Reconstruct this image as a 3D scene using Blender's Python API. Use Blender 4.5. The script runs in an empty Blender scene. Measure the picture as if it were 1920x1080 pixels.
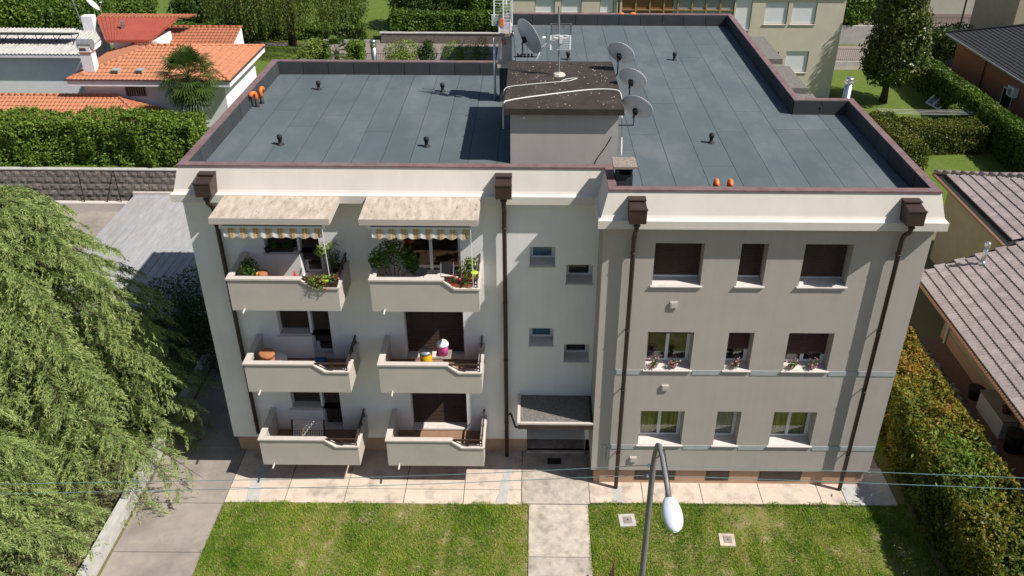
import bpy, math, random
import numpy as np
from mathutils import Vector, Matrix
random.seed(7); RNG = np.random.default_rng(11)
S = bpy.context.scene
COL = S.collection

# ------------------------------------------------------------------ camera
F_PX, PITCH, YAW, ROLL, PPX, PPY = 1631.158, 30.742, -0.33, 0.259, 991.2, 540.1
CAM = np.array([-1.97, -21.716, 20.58])
_p, _y, _r = (math.radians(a) for a in (PITCH, YAW, ROLL))
_F = np.array([math.sin(_y)*math.cos(_p), math.cos(_y)*math.cos(_p), -math.sin(_p)])
_r0 = np.array([math.cos(_y), -math.sin(_y), 0.0]); _u0 = np.cross(_r0, _F)
_R = _r0*math.cos(_r) + _u0*math.sin(_r); _U = -_r0*math.sin(_r) + _u0*math.cos(_r)
cd = bpy.data.cameras.new('camera'); cam = bpy.data.objects.new('camera', cd); COL.objects.link(cam)
mw = Matrix.Identity(4)
for i in range(3):
    mw[i][0], mw[i][1], mw[i][2], mw[i][3] = _R[i], _U[i], -_F[i], CAM[i]
cam.matrix_world = mw
cd.sensor_width = 36; cd.lens = F_PX/1920*36; cd.shift_x = -(PPX-960)/1920; cd.clip_start = 0.1; cd.clip_end = 1500
S.camera = cam
def at(x, y, X=None, Y=None, Z=None):
    """photo measurement -> point on a known plane (used for surveying background things at their real depth)"""
    d = _F + _R*(x-PPX)/F_PX - _U*(y-PPY)/F_PX
    t = (X-CAM[0])/d[0] if X is not None else (Y-CAM[1])/d[1] if Y is not None else (Z-CAM[2])/d[2]
    return Vector(CAM + d*t)

# ------------------------------------------------------------------ light
SUN = Vector((1.0, -0.37, 1.27)).normalized()
w = bpy.data.worlds.new('World'); S.world = w; w.use_nodes = True
nt = w.node_tree; bg = nt.nodes['Background']
sky = nt.nodes.new('ShaderNodeTexSky'); sky.sky_type = 'NISHITA'; sky.sun_disc = False
sky.sun_elevation = math.asin(SUN.z); sky.sun_rotation = math.atan2(SUN.x, SUN.y)
sky.air_density = 1.0; sky.dust_density = 1.0; sky.ozone_density = 1.0
nt.links.new(sky.outputs[0], bg.inputs[0]); bg.inputs[1].default_value = 0.07
sd = bpy.data.lights.new('sun', 'SUN'); sd.energy = 5.0; sd.angle = math.radians(0.53); sd.color = (1.0, 0.95, 0.885)
so = bpy.data.objects.new('sun', sd); COL.objects.link(so); so.location = (20, -10, 40)
so.rotation_euler = SUN.to_track_quat('Z', 'Y').to_euler()
vs = S.view_settings; vs.view_transform = 'Standard'; vs.look = 'None'; vs.exposure = 0.35; vs.gamma = 1.0
S.render.engine = 'CYCLES'; S.render.resolution_x = 1024; S.render.resolution_y = 576

# ------------------------------------------------------------------ materials
def _nodes(name):
    m = bpy.data.materials.new(name); m.use_nodes = True
    t = m.node_tree; return m, t, t.nodes['Principled BSDF']
def M(name, c, c2=None, scale=2.0, rough=0.85, bump=0.0, bscale=60.0, rnd=0.0, metal=0.0, stretch=(1, 1, 1), lo=0.35, hi=0.65, c3=None, s3=0.4, lo3=.55, hi3=.75, spec=0.3, streak=0.0):
    m, t, b = _nodes(name); N = t.nodes; L = t.links
    b.inputs['Roughness'].default_value = rough; b.inputs['Metallic'].default_value = metal
    b.inputs['Specular IOR Level'].default_value = spec
    b.inputs['Base Color'].default_value = (*c, 1)
    geo = N.new('ShaderNodeNewGeometry'); mp = N.new('ShaderNodeMapping'); mp.inputs['Scale'].default_value = stretch
    L.new(geo.outputs['Position'], mp.inputs['Vector']); vec = mp.outputs[0]; col = None
    def noise(sc, det=6, rg=.6):
        n = N.new('ShaderNodeTexNoise'); n.inputs['Scale'].default_value = sc; n.inputs['Detail'].default_value = det; n.inputs['Roughness'].default_value = rg
        L.new(vec, n.inputs['Vector']); return n.outputs[0]
    def ramp(src, lo, hi):
        r = N.new('ShaderNodeMapRange'); r.inputs[1].default_value = lo; r.inputs[2].default_value = hi; L.new(src, r.inputs[0]); return r.outputs[0]
    def mix(f, a, bb):
        x = N.new('ShaderNodeMix'); x.data_type = 'RGBA'
        L.new(f, x.inputs[0])
        for s, v in ((6, a), (7, bb)):
            if isinstance(v, tuple): x.inputs[s].default_value = (*v, 1)
            else: L.new(v, x.inputs[s])
        return x.outputs[2]
    if c2: col = mix(ramp(noise(scale), lo, hi), c, c2)
    if c3: col = mix(ramp(noise(s3, 8, .65), lo3, hi3), col if col is not None else c, c3)
    if streak:
        mp2 = N.new('ShaderNodeMapping'); mp2.inputs['Scale'].default_value = (5, 5, .22); L.new(geo.outputs['Position'], mp2.inputs['Vector'])
        n2 = N.new('ShaderNodeTexNoise'); n2.inputs['Scale'].default_value = 1.0; n2.inputs['Detail'].default_value = 5; L.new(mp2.outputs[0], n2.inputs['Vector'])
        r2 = ramp(n2.outputs[0], .48, .75); mu = N.new('ShaderNodeMath'); mu.operation = 'MULTIPLY'; mu.inputs[1].default_value = streak; L.new(r2, mu.inputs[0])
        col = mix(mu.outputs[0], col if col is not None else c, tuple(q*.55 for q in c))
    if rnd:
        oi = N.new('ShaderNodeObjectInfo'); mr = N.new('ShaderNodeMapRange'); mr.inputs[3].default_value = 1-rnd; mr.inputs[4].default_value = 1+rnd
        L.new(oi.outputs['Random'], mr.inputs[0])
        h = N.new('ShaderNodeHueSaturation'); L.new(mr.outputs[0], h.inputs['Value'])
        if col is not None: L.new(col, h.inputs['Color'])
        else: h.inputs['Color'].default_value = (*c, 1)
        col = h.outputs[0]
    if col is not None: L.new(col, b.inputs['Base Color'])
    if bump:
        bp = N.new('ShaderNodeBump'); bp.inputs['Strength'].default_value = bump; bp.inputs['Distance'].default_value = 0.02
        L.new(noise(bscale, 4), bp.inputs['Height']); L.new(bp.outputs[0], b.inputs['Normal'])
    return m
def leafmat(name, cols, rough=0.5, trans=0.3):
    m, t, b = _nodes(name); N = t.nodes; L = t.links
    a = N.new('ShaderNodeAttribute'); a.attribute_name = 'shade'
    r = N.new('ShaderNodeValToRGB'); e = r.color_ramp.elements
    while len(e) < len(cols): e.new(0.5)
    for i, c in enumerate(cols): e[i].position = i/(len(cols)-1); e[i].color = (*c, 1)
    L.new(a.outputs['Fac'], r.inputs[0]); L.new(r.outputs[0], b.inputs['Base Color'])
    b.inputs['Roughness'].default_value = rough; b.inputs['Specular IOR Level'].default_value = 0.22
    tr = N.new('ShaderNodeBsdfTranslucent'); L.new(r.outputs[0], tr.inputs[0])
    mx = N.new('ShaderNodeMixShader'); mx.inputs[0].default_value = trans
    L.new(b.outputs[0], mx.inputs[1]); L.new(tr.outputs[0], mx.inputs[2]); L.new(mx.outputs[0], N['Material Output'].inputs[0])
    return m
def glassmat(name, tint=(.95, .97, .97), clear=0.96):
    m, t, b = _nodes(name); N = t.nodes; L = t.links
    tr = N.new('ShaderNodeBsdfTransparent'); tr.inputs[0].default_value = (*[c*clear for c in tint], 1)
    gl = N.new('ShaderNodeBsdfGlossy'); gl.inputs['Roughness'].default_value = 0.02
    lw = N.new('ShaderNodeLayerWeight'); lw.inputs[0].default_value = .5; pw = N.new('ShaderNodeMath'); pw.operation = 'POWER'; pw.inputs[1].default_value = 3.0; L.new(lw.outputs['Facing'], pw.inputs[0])
    ma = N.new('ShaderNodeMath'); ma.operation = 'MULTIPLY_ADD'; ma.inputs[1].default_value = .85; ma.inputs[2].default_value = .07; L.new(pw.outputs[0], ma.inputs[0])
    mx = N.new('ShaderNodeMixShader'); L.new(ma.outputs[0], mx.inputs[0]); L.new(tr.outputs[0], mx.inputs[1]); L.new(gl.outputs[0], mx.inputs[2])
    L.new(mx.outputs[0], N['Material Output'].inputs[0]); return m

m_wall_l = M('plaster_cream', (.80, .795, .77), (.76, .755, .735), 1.2, .92, .25, 90, c3=(.70, .695, .675), s3=.25, streak=.10)
m_wall_r = M('plaster_taupe', (.45, .405, .365), (.42, .378, .342), 1.0, .92, .3, 90, c3=(.385, .35, .32), s3=.3, streak=.12)
m_fascia = M('plaster_fascia', (.66, .61, .55), (.62, .57, .515), 1.5, .9, .15, 70, c3=(.56, .51, .455), s3=.5, stretch=(1, 1, .3), streak=.06)
m_plinth = M('plinth_paint', (.46, .30, .20), (.42, .27, .18), 3, .85, .2, 60, c3=(.33, .23, .17), s3=.8)
m_marble = M('stone_sill', (.62, .57, .53), (.55, .50, .47), 6, .6, .05, 40)
m_cap = M('stone_cap', (.56, .50, .45), (.50, .45, .41), 5, .75, .1, 50, rnd=.05)
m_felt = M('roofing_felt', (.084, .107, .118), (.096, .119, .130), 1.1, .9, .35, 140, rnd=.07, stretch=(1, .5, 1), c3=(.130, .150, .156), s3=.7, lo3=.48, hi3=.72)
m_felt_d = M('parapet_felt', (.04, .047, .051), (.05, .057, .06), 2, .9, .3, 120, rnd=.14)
m_bit = M('bitumen', (.012, .013, .014), rough=.8); m_joint = M('joint_earth', (.075, .062, .05), (.05, .045, .038), 12, .95)
m_copper = M('coping_metal', (.18, .10, .095), (.24, .165, .16), 3, .5, .05, 20, metal=.15, c3=(.15, .125, .13), s3=1.2)
m_brownmetal = M('brown_metal', (.045, .028, .022), (.055, .035, .028), 4, .45, metal=.1, spec=.4)
m_shutter = M('shutter_brown', (.058, .034, .022), (.066, .04, .026), 8, .6, rnd=.1)
m_shutter_r = M('shutter_russet', (.085, .035, .03), (.095, .04, .034), 8, .6)
m_white = M('white_frame', (.74, .75, .76), rough=.4, spec=.5)
m_glass = glassmat('window_glass')
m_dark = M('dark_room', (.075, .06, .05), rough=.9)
m_curtain = M('curtain_olive', (.42, .39, .11), (.20, .19, .06), 9, .9, stretch=(1, 0, 0), lo=.4, hi=.6)
m_curtain_w = M('net_curtain', (.55, .50, .46), (.4, .37, .35), 10, .9, stretch=(1, 0, 0))
m_trav = M('weathered_canopy', (.53, .45, .365), (.36, .295, .225), 7, .9, .5, 30, stretch=(1, .3, 1), c3=(.15, .12, .09), s3=11, lo3=.60, hi3=.70)
m_concrete = M('pavement_concrete', (.60, .495, .405), (.53, .435, .35), 2.2, .92, .25, 80, rnd=.06, c3=(.33, .28, .235), s3=1.3, lo3=.50, hi3=.68)
m_path = M('path_concrete', (.52, .45, .38), (.40, .345, .29), 5, .92, .3, 70, rnd=.05, c3=(.27, .235, .20), s3=1.6, lo3=.47, hi3=.66)
m_drive = M('drive_concrete', (.33, .285, .245), (.265, .23, .20), 1.5, .92, .25, 70, rnd=.05, c3=(.19, .165, .145), s3=.6, lo3=.46, hi3=.70)
m_cement = M('fresh_cement', (.47, .455, .43), (.38, .37, .35), 3, .9, .2, 50)
m_gravelroof = M('gravel_top', (.20, .185, .165), (.10, .095, .09), 16, .95, .6, 40, c3=(.30, .27, .24), s3=30)
m_granite = M('granite', (.36, .30, .25), (.16, .13, .11), 34, .8, .2, 60, lo=.42, hi=.58)
m_slabroof = M('penthouse_membrane', (.035, .026, .022), (.05, .038, .033), 3, .95, .7, 50, c3=(.075, .06, .05), s3=1.2)
m_orange = M('orange_plastic', (.75, .17, .03), rough=.5, spec=.4)
m_blackp = M('black_plastic', (.02, .02, .022), rough=.6)
m_galv = M('galvanised', (.36, .37, .38), (.28, .29, .30), 5, .45, metal=.5)
m_steel = M('stainless', (.62, .62, .62), rough=.25, metal=.9)
m_dish = M('dish_grey', (.60, .61, .62), (.55, .56, .57), 3, .5)
m_whitep = M('white_plastic', (.72, .72, .70), rough=.5)
m_terra = M('terracotta', (.50, .215, .115), (.40, .155, .08), 7, .85, .15, 30, c3=(.27, .13, .075), s3=1.3)
m_terra_d = M('terracotta_dull', (.40, .15, .075), (.30, .11, .055), 4, .85, .15, 30, c3=(.20, .095, .06), s3=1.5)
m_redmetal = M('red_metal_sheet', (.36, .085, .055), (.30, .075, .05), 2, .55)
m_hwhite = M('house_white', (.78, .76, .79), (.72, .70, .73), 1.5, .9, .15, 60, c3=(.62, .60, .62), s3=.6)
m_fibre = M('fibre_cement', (.50, .49, .46), (.36, .34, .31), 4, .9, .2, 40, stretch=(3, .4, 1), c3=(.24, .22, .19), s3=2)
m_garage = M('garage_sheet', (.36, .355, .36), (.29, .285, .285), 3, .8, .1, 30, stretch=(2, .35, 1), rnd=.06, c3=(.28, .23, .19), s3=1.2)
m_block = M('rock_face_block', (.24, .205, .18), (.15, .13, .115), 7, .95, .9, 16, rnd=.18)
m_tile_r = M('grey_pink_tile', (.33, .28, .268), (.25, .212, .204), 7, .9, .3, 50, rnd=.14, c3=(.06, .055, .055), s3=6, lo3=.66, hi3=.74)
m_tile_under = M('tile_underlay', (.03, .03, .03), rough=.95)
m_darktile = M('slate_dark', (.045, .045, .05), (.03, .03, .034), 6, .8, .4, 25)
m_brick = M('orange_brickwall', (.36, .165, .085), (.30, .13, .07), 8, .9, .3, 40)
m_beige = M('beige_render', (.58, .52, .41), (.54, .48, .38), 1.5, .92, .15, 60)
m_greige = M('pale_render', (.50, .48, .42), (.46, .44, .39), 1.2, .92, .1, 60)
m_house_c = M('house_cream', (.44, .38, .26), (.40, .34, .235), 2, .92, .2, 60)
m_grass = M('lawn_soil', (.13, .16, .025), (.22, .18, .07), 2.6, .95, .8, 40, c3=(.34, .26, .16), s3=1.6, lo3=.54, hi3=.66)
m_lawn_far = M('garden_grass', (.105, .155, .020), (.075, .115, .016), 3.2, .95, 1.0, 20, c3=(.16, .165, .035), s3=.8)
m_ground = M('earth', (.12, .12, .05), (.15, .13, .07), .6, .95, .4, 10)
m_asphalt = M('road_asphalt', (.235, .20, .18), (.21, .18, .165), 3, .95, .3, 60, c3=(.17, .15, .14), s3=.5)
m_bark = M('bark', (.09, .06, .04), (.05, .035, .025), 9, .95, .8, 25)
m_palmbark = M('palm_fibre', (.10, .065, .04), (.045, .03, .02), 14, .95, 1, 30)
m_pole = M('pole_steel', (.25, .24, .235), (.19, .185, .18), 7, .55, .1, 40, metal=.3)
m_lamphead = M('lamp_housing', (.60, .65, .68), rough=.35, spec=.5)
m_cable = M('cable_teal', (.11, .20, .19), rough=.6)
m_cable_w = M('cable_white', (.62, .60, .56), rough=.6)
m_redtile = M('red_paving', (.20, .115, .085), (.15, .09, .07), 8, .9, .2, 30)
m_stone = M('white_stone', (.40, .38, .36), (.28, .26, .25), 6, .9, .5, 20, rnd=.2)
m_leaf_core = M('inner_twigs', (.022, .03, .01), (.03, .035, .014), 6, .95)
L_privet = leafmat('leaf_privet', [(.05, .11, .012), (.135, .22, .025), (.29, .35, .07)])
L_laurel = leafmat('leaf_laurel', [(.04, .085, .012), (.09, .16, .02), (.19, .26, .04)], .4)
L_dark = leafmat('leaf_dark', [(.022, .048, .010), (.045, .085, .016), (.09, .14, .025)], .4)
L_photinia = leafmat('leaf_photinia', [(.03, .065, .010), (.085, .12, .014), (.17, .18, .022), (.30, .19, .03), (.38, .15, .028)], .5)
L_photgreen = leafmat('leaf_hedge_olive', [(.045, .08, .012), (.10, .125, .018), (.20, .17, .025)], .4)
L_magnolia = leafmat('leaf_magnolia', [(.03, .062, .012), (.075, .105, .018), (.16, .15, .035)], .32, .2)
L_willow = leafmat('leaf_willow', [(.055, .085, .014), (.125, .165, .03), (.24, .27, .06)], .5)
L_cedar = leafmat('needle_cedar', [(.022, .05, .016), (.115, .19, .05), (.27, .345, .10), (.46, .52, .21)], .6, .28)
L_pot = leafmat('leaf_pot', [(.03, .08, .012), (.07, .15, .02), (.14, .24, .04)], .4)
L_lime = leafmat('leaf_lime', [(.11, .17, .025), (.20, .27, .05), (.32, .37, .11)], .45)
L_palm = leafmat('leaf_palm', [(.03, .065, .012), (.065, .11, .02), (.15, .19, .05)], .4)
L_grass = leafmat('blade_grass', [(.06, .15, .012), (.155, .29, .018), (.30, .40, .04), (.50, .42, .15)], .55, .35)
L_pink = leafmat('petal_pink', [(.62, .16, .24), (.75, .38, .42)], .6)
L_red = leafmat('petal_red', [(.60, .02, .02), (.75, .05, .04)], .6)
L_palepink = leafmat('petal_pale', [(.50, .36, .36), (.62, .48, .48)], .6)

# ------------------------------------------------------------------ mesh helpers
def wloc(o):
    v = Vector((0, 0, 0))
    while o: v += o.location; o = o.parent
    return v
def thing(name, label, cat, loc, group=None):
    o = bpy.data.objects.new(name, None); COL.objects.link(o); o.location = loc; o.empty_display_size = .2
    o['label'] = label; o['category'] = cat
    if group: o['group'] = group
    return o
def tag(o, label=None, cat=None, group=None, kind=None):
    if label: o['label'] = label
    if cat: o['category'] = cat
    if group: o['group'] = group
    if kind: o['kind'] = kind
    return o
def struct(o): o['kind'] = 'structure'; return o
def link_mesh(name, me, parent, origin):
    o = bpy.data.objects.new(name, me); COL.objects.link(o)
    if parent is not None: o.parent = parent; o.location = Vector(origin) - wloc(parent)
    else: o.location = origin
    return o
class MB:
    def __init__(s): s.v = []; s.f = []; s.mi = []; s.cur = 0
    def face(s, pts, mi=None):
        n = len(s.v); s.v.extend([tuple(p) for p in pts]); s.f.append(tuple(range(n, n+len(pts)))); s.mi.append(s.cur if mi is None else mi); return s
    def hexa(s, p, mi=None):   # 8 points: bottom 4 ccw, top 4 ccw
        n = len(s.v); s.v.extend([tuple(q) for q in p])
        for f in ((3, 2, 1, 0), (4, 5, 6, 7), (0, 1, 5, 4), (1, 2, 6, 5), (2, 3, 7, 6), (3, 0, 4, 7)):
            s.f.append(tuple(n+i for i in f)); s.mi.append(s.cur if mi is None else mi)
        return s
    def box(s, x0, x1, y0, y1, z0, z1, mi=None):
        return s.hexa([(x0, y0, z0), (x1, y0, z0), (x1, y1, z0), (x0, y1, z0), (x0, y0, z1), (x1, y0, z1), (x1, y1, z1), (x0, y1, z1)], mi)
    def obox(s, c, size, mat3, mi=None):
        c = Vector(c); hx, hy, hz = (q/2 for q in size); P = []
        for z in (-hz, hz):
            for x, y in ((-hx, -hy), (hx, -hy), (hx, hy), (-hx, hy)): P.append(c + mat3 @ Vector((x, y, z)))
        return s.hexa(P, mi)
    def bar(s, a, b, w, h, mi=None, upv=(0, 0, 1)):
        a = Vector(a); b = Vector(b); d = (b-a); l = d.length; d.normalize(); u = Vector(upv)
        if abs(d.dot(u)) > .98: u = Vector((0, 1, 0))
        r = d.cross(u).normalized(); u = r.cross(d)
        m3 = Matrix((r, d, u)).transposed(); return s.obox((a+b)/2, (w, l, h), m3, mi)
    def tube(s, pts, rad, n=8, mi=None, cap=True):
        pts = [Vector(p) for p in pts]; k = len(pts); base = len(s.v)
        rads = rad if isinstance(rad, (list, tuple)) else [rad]*k
        prev = None
        for i, p in enumerate(pts):
            d = (pts[min(i+1, k-1)] - pts[max(i-1, 0)]).normalized()
            if prev is None: u = d.orthogonal().normalized()
            else: u = (prev - d*prev.dot(d)).normalized()
            prev = u; v = d.cross(u)
            for j in range(n):
                a = 2*math.pi*j/n; s.v.append(tuple(p + (u*math.cos(a) + v*math.sin(a))*rads[i]))
        for i in range(k-1):
            for j in range(n):
                j2 = (j+1) % n; s.f.append((base+i*n+j, base+i*n+j2, base+(i+1)*n+j2, base+(i+1)*n+j)); s.mi.append(s.cur if mi is None else mi)
        if cap:
            s.f.append(tuple(base+j for j in reversed(range(n)))); s.mi.append(s.cur if mi is None else mi)
            s.f.append(tuple(base+(k-1)*n+j for j in range(n))); s.mi.append(s.cur if mi is None else mi)
        return s
    def lathe(s, c, prof, n=16, mat3=None, mi=None):   # prof: (r, z)
        c = Vector(c); base = len(s.v); k = len(prof); mat3 = mat3 or Matrix.Identity(3)
        for r, z in prof:
            for j in range(n):
                a = 2*math.pi*j/n; s.v.append(tuple(c + mat3 @ Vector((r*math.cos(a), r*math.sin(a), z))))
        for i in range(k-1):
            for j in range(n):
                j2 = (j+1) % n; s.f.append((base+i*n+j, base+i*n+j2, base+(i+1)*n+j2, base+(i+1)*n+j)); s.mi.append(s.cur if mi is None else mi)
        if prof[0][0] > 1e-5: s.f.append(tuple(base+j for j in reversed(range(n)))); s.mi.append(s.cur if mi is None else mi)
        if prof[-1][0] > 1e-5: s.f.append(tuple(base+(k-1)*n+j for j in range(n))); s.mi.append(s.cur if mi is None else mi)
        return s
    def build(s, name, mats, parent=None, smooth=False):
        if not isinstance(mats, (list, tuple)): mats = [mats]
        a = np.array(s.v); o = Vector(((a[:, 0].min()+a[:, 0].max())/2, (a[:, 1].min()+a[:, 1].max())/2, a[:, 2].min()))
        me = bpy.data.meshes.new(name); me.from_pydata([tuple(q) for q in (a - np.array(o))], [], s.f)
        for m in mats: me.materials.append(m)
        if len(mats) > 1: me.polygons.foreach_set('material_index', s.mi)
        if smooth: me.polygons.foreach_set('use_smooth', [True]*len(me.polygons))
        me.update(); return link_mesh(name, me, parent, o)
def copy_tree(o, parent=None):
    c = o.copy(); COL.objects.link(c); c.parent = parent
    for ch in list(o.children): copy_tree(ch, c)
    return c
def np_mesh(name, V, Fc, mat, parent=None, shade=None, smooth=False, origin=None):
    V = np.asarray(V, np.float32); Fc = np.asarray(Fc, np.int32); nf, k = Fc.shape
    o = Vector(origin) if origin is not None else Vector(((V[:, 0].min()+V[:, 0].max())/2, (V[:, 1].min()+V[:, 1].max())/2, V[:, 2].min()))
    V = V - np.array(o, np.float32)
    me = bpy.data.meshes.new(name); me.vertices.add(len(V)); me.vertices.foreach_set('co', V.ravel())
    me.loops.add(nf*k); me.loops.foreach_set('vertex_index', Fc.ravel())
    me.polygons.add(nf); me.polygons.foreach_set('loop_start', np.arange(0, nf*k, k, dtype=np.int32))
    try: me.polygons.foreach_set('loop_total', np.full(nf, k, np.int32))
    except Exception: pass
    if shade is not None:
        at_ = me.attributes.new('shade', 'FLOAT', 'POINT'); at_.data.foreach_set('value', np.asarray(shade, np.float32))
    me.materials.append(mat)
    if smooth: me.polygons.foreach_set('use_smooth', np.ones(nf, bool))
    me.update(calc_edges=True); me.validate(); return link_mesh(name, me, parent, o)
def unit(a): return a/np.maximum(np.linalg.norm(a, axis=1, keepdims=True), 1e-9)
def leaves(name, C, Nrm, smin, smax, mat, parent, aspect=.55, jitter=.7, shade=None):
    """diamond leaves at centres C, roughly facing Nrm"""
    n = len(C); Nn = unit(Nrm + RNG.normal(0, jitter, (n, 3)))
    t = unit(np.cross(Nn, RNG.normal(0, 1, (n, 3)))); b = np.cross(Nn, t)
    L = RNG.uniform(smin, smax, (n, 1)); W = L*aspect
    V = np.stack([C - t*L*.5, C + b*W*.5 + Nn*L*.08, C + t*L*.5, C - b*W*.5 + Nn*L*.08], 1).reshape(-1, 3)
    if shade is None: shade = np.clip(RNG.normal(.45, .26, n), 0, 1)
    return np_mesh(name, V, np.arange(4*n).reshape(n, 4), mat, parent, np.repeat(shade, 4))
def lump(P, s, seed=0):
    """cheap smooth pseudo noise in -1..1"""
    r = np.random.default_rng(seed); out = 0
    for k in range(4):
        d = r.normal(0, 1, 3); d /= np.linalg.norm(d); out = out + np.sin(P @ d*s*(1+.6*k) + r.uniform(0, 6.3))/(1+.5*k)
    return out/2.3
def prism_xz(mb, poly, y0, y1, mi=None):
    n = len(poly)
    mb.face([(x, y0, z) for x, z in poly], mi); mb.face([(x, y1, z) for x, z in reversed(poly)], mi)
    for i in range(n):
        (xa, za), (xb, zb) = poly[i], poly[(i+1) % n]
        mb.face([(xa, y0, za), (xa, y1, za), (xb, y1, zb), (xb, y0, zb)], mi)
def wall_front(mb, x0, x1, z0, z1, y, ops, depth=.26):
    xs = sorted({x0, x1, *[o[0] for o in ops], *[o[1] for o in ops]}); zs = sorted({z0, z1, *[o[2] for o in ops], *[o[3] for o in ops]})
    for i in range(len(xs)-1):
        for j in range(len(zs)-1):
            cx, cz = (xs[i]+xs[i+1])/2, (zs[j]+zs[j+1])/2
            if any(o[0] < cx < o[1] and o[2] < cz < o[3] for o in ops): continue
            mb.face([(xs[i], y, zs[j]), (xs[i+1], y, zs[j]), (xs[i+1], y, zs[j+1]), (xs[i], y, zs[j+1])])
    for (a, b, c, d) in ops:
        e = y+depth
        mb.face([(a, y, c), (a, y, d), (a, e, d), (a, e, c)]); mb.face([(b, y, c), (b, e, c), (b, e, d), (b, y, d)])
        mb.face([(a, y, d), (b, y, d), (b, e, d), (a, e, d)]); mb.face([(a, y, c), (a, e, c), (b, e, c), (b, y, c)])

# ------------------------------------------------------------------ ground, paving
def sheet(name, x0, x1, y0, y1, z, mat):
    mb = MB(); mb.face([(x0, y0, z), (x1, y0, z), (x1, y1, z), (x0, y1, z)]); return struct(mb.build(name, mat))
g = MB(); g.face([(-420, -300, 0), (420, -300, 0), (420, 700, 0), (-420, 700, 0)]); struct(g.build('ground', m_ground))
lawnL = sheet('lawn', -11.95, -2.08, -9.0, -.98, .012, m_grass)
lawnR = sheet('lawn', -.10, 10.2, -9.0, -.86, .012, m_grass)
sheet('side_lawn', 9.9, 14.3, 1.6, 20.0, .008, m_lawn_far)
sheet('garden_lawn', 9.9, 29.0, 20.0, 48.4, .008, m_lawn_far)
sheet('rear_garden_lawn', -60, 9.8, 20.2, 47.0, .004, m_lawn_far)
sheet('road', -90, 90, 47.6, 54.6, .012, m_asphalt)
sheet('verge_lawn', -90, 26, 54.9, 95, .010, m_lawn_far)
sheet('verge_lawn', 26, 90, 56.4, 60.6, .010, m_lawn_far)
pav = MB(); pav.box(-12.0, 9.98, -.95, 1.9, -.1, .012); pav.box(9.0, 9.93, 1.9, 8, -.1, .010); pavement = struct(pav.build('pavement', m_joint))
def slab(x0, x1, y0, y1, mat, parent, z=.035, gap=.012):
    mb = MB(); mb.box(x0+gap, x1-gap, y0+gap, y1-gap, -.05, z + random.uniform(-.002, .002)); return mb.build('slab', mat, parent)
xs = [-12.0, -10.05, -8.10, -6.15, -4.2, -2.3]
for i in range(5):
    slab(xs[i], xs[i+1], -.97, -.30, m_concrete, pavement); slab(xs[i], xs[i+1], -.30, 1.70, m_concrete, pavement)
slab(-2.3, -.05, -.93, 1.70, m_path, pavement)
for a, b in ((-.05, 1.7), (1.7, 3.65), (3.65, 5.6), (5.6, 7.55), (7.55, 8.35)): slab(a, b, -.86, .12, m_concrete, pavement)
slab(-.05, .16, .12, 1.70, m_path, pavement, gap=.004); slab(8.35, 10.0, -.88, .9, m_cement, pavement); slab(9.05, 9.95, .9, 4, m_drive, pavement); slab(9.05, 9.95, 4, 8, m_drive, pavement)
pathb = MB(); pathb.box(-2.06, -.12, -9, -.95, -.1, .011); path = struct(pathb.build('path', m_joint))
for a, b in ((-3.16, -.95), (-5.4, -3.16), (-7.6, -5.4)): slab(-2.06, -.12, a, b, m_path, path)
drb = MB(); drb.box(-14.75, -12.0, -9, 22, -.1, .009); drive = struct(drb.build('driveway', m_joint))
ys = [-9, -7.2, -5.15, -3.1, -1.03, 1.8, 5, 9, 14, 20]
for i in range(len(ys)-1): slab(-14.75, -12.0, ys[i], ys[i+1], m_drive, drive)
# cement patches laid where the rain drains were dug in
def patch(pts, parent, z=.041):
    mb = MB(); n = 9; P = []
    (a, b, c, d) = [Vector((*p, z)) for p in pts]
    for i in range(n+1):
        t = i/n; P.append((a.lerp(d, t) + Vector((random.uniform(-.05, .05), 0, 0)), b.lerp(c, t) + Vector((random.uniform(-.05, .05), 0, 0))))
    for i in range(n): mb.face([P[i][0], P[i][1], P[i+1][1], P[i+1][0]])
    return mb.build('cement_patch', m_cement, parent)
patch([(-3.1, -.95), (-2.75, -.95), (-2.6, 1.3), (-2.85, 1.3)], pavement)
patch([(.72, -.84), (1.02, -.84), (1.03, -.1), (.72, -.1)], pavement)
patch([(-11.35, -.95), (-10.9, -.95), (-11.0, .9), (-11.3, .9)], pavement)

# ------------------------------------------------------------------ the apartment building
FP = [(-12.3, 1.516), (0, 1.516), (0, 0), (9.186, 0), (9.186, 7.76), (7.32, 7.76), (7.32, 19.97), (-3.4, 19.97), (-3.4, 12.06), (-12.3, 12.06)]
ZB, ZF, ZL, ZC, ZR = .68, 9.758, 10.0, 10.796, 10.30
def ring(ox, oy, z):
    out = []; n = len(FP)
    for i in range(n):
        p0, p, p2 = FP[i-1], FP[i], FP[(i+1) % n]; x, y = p
        for (a, b) in ((p0, p), (p, p2)):
            dx, dy = b[0]-a[0], b[1]-a[1]
            if abs(dx) < 1e-6: x = p[0] + (ox if dy > 0 else -ox)
            else: y = p[1] + (-oy if dx > 0 else oy)
        out.append((x, y, z))
    return out
def sweep(mb, rings, edges=None):
    n = len(FP)
    for a, b in zip(rings[:-1], rings[1:]):
        for i in (range(n) if edges is None else edges):
            j = (i+1) % n; mb.face([a[i], a[j], b[j], b[i]])
B = thing('apartment_building', 'three storey flat roofed apartment building in grey and cream plaster', 'building', (-1.5, 6, 0))
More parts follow.
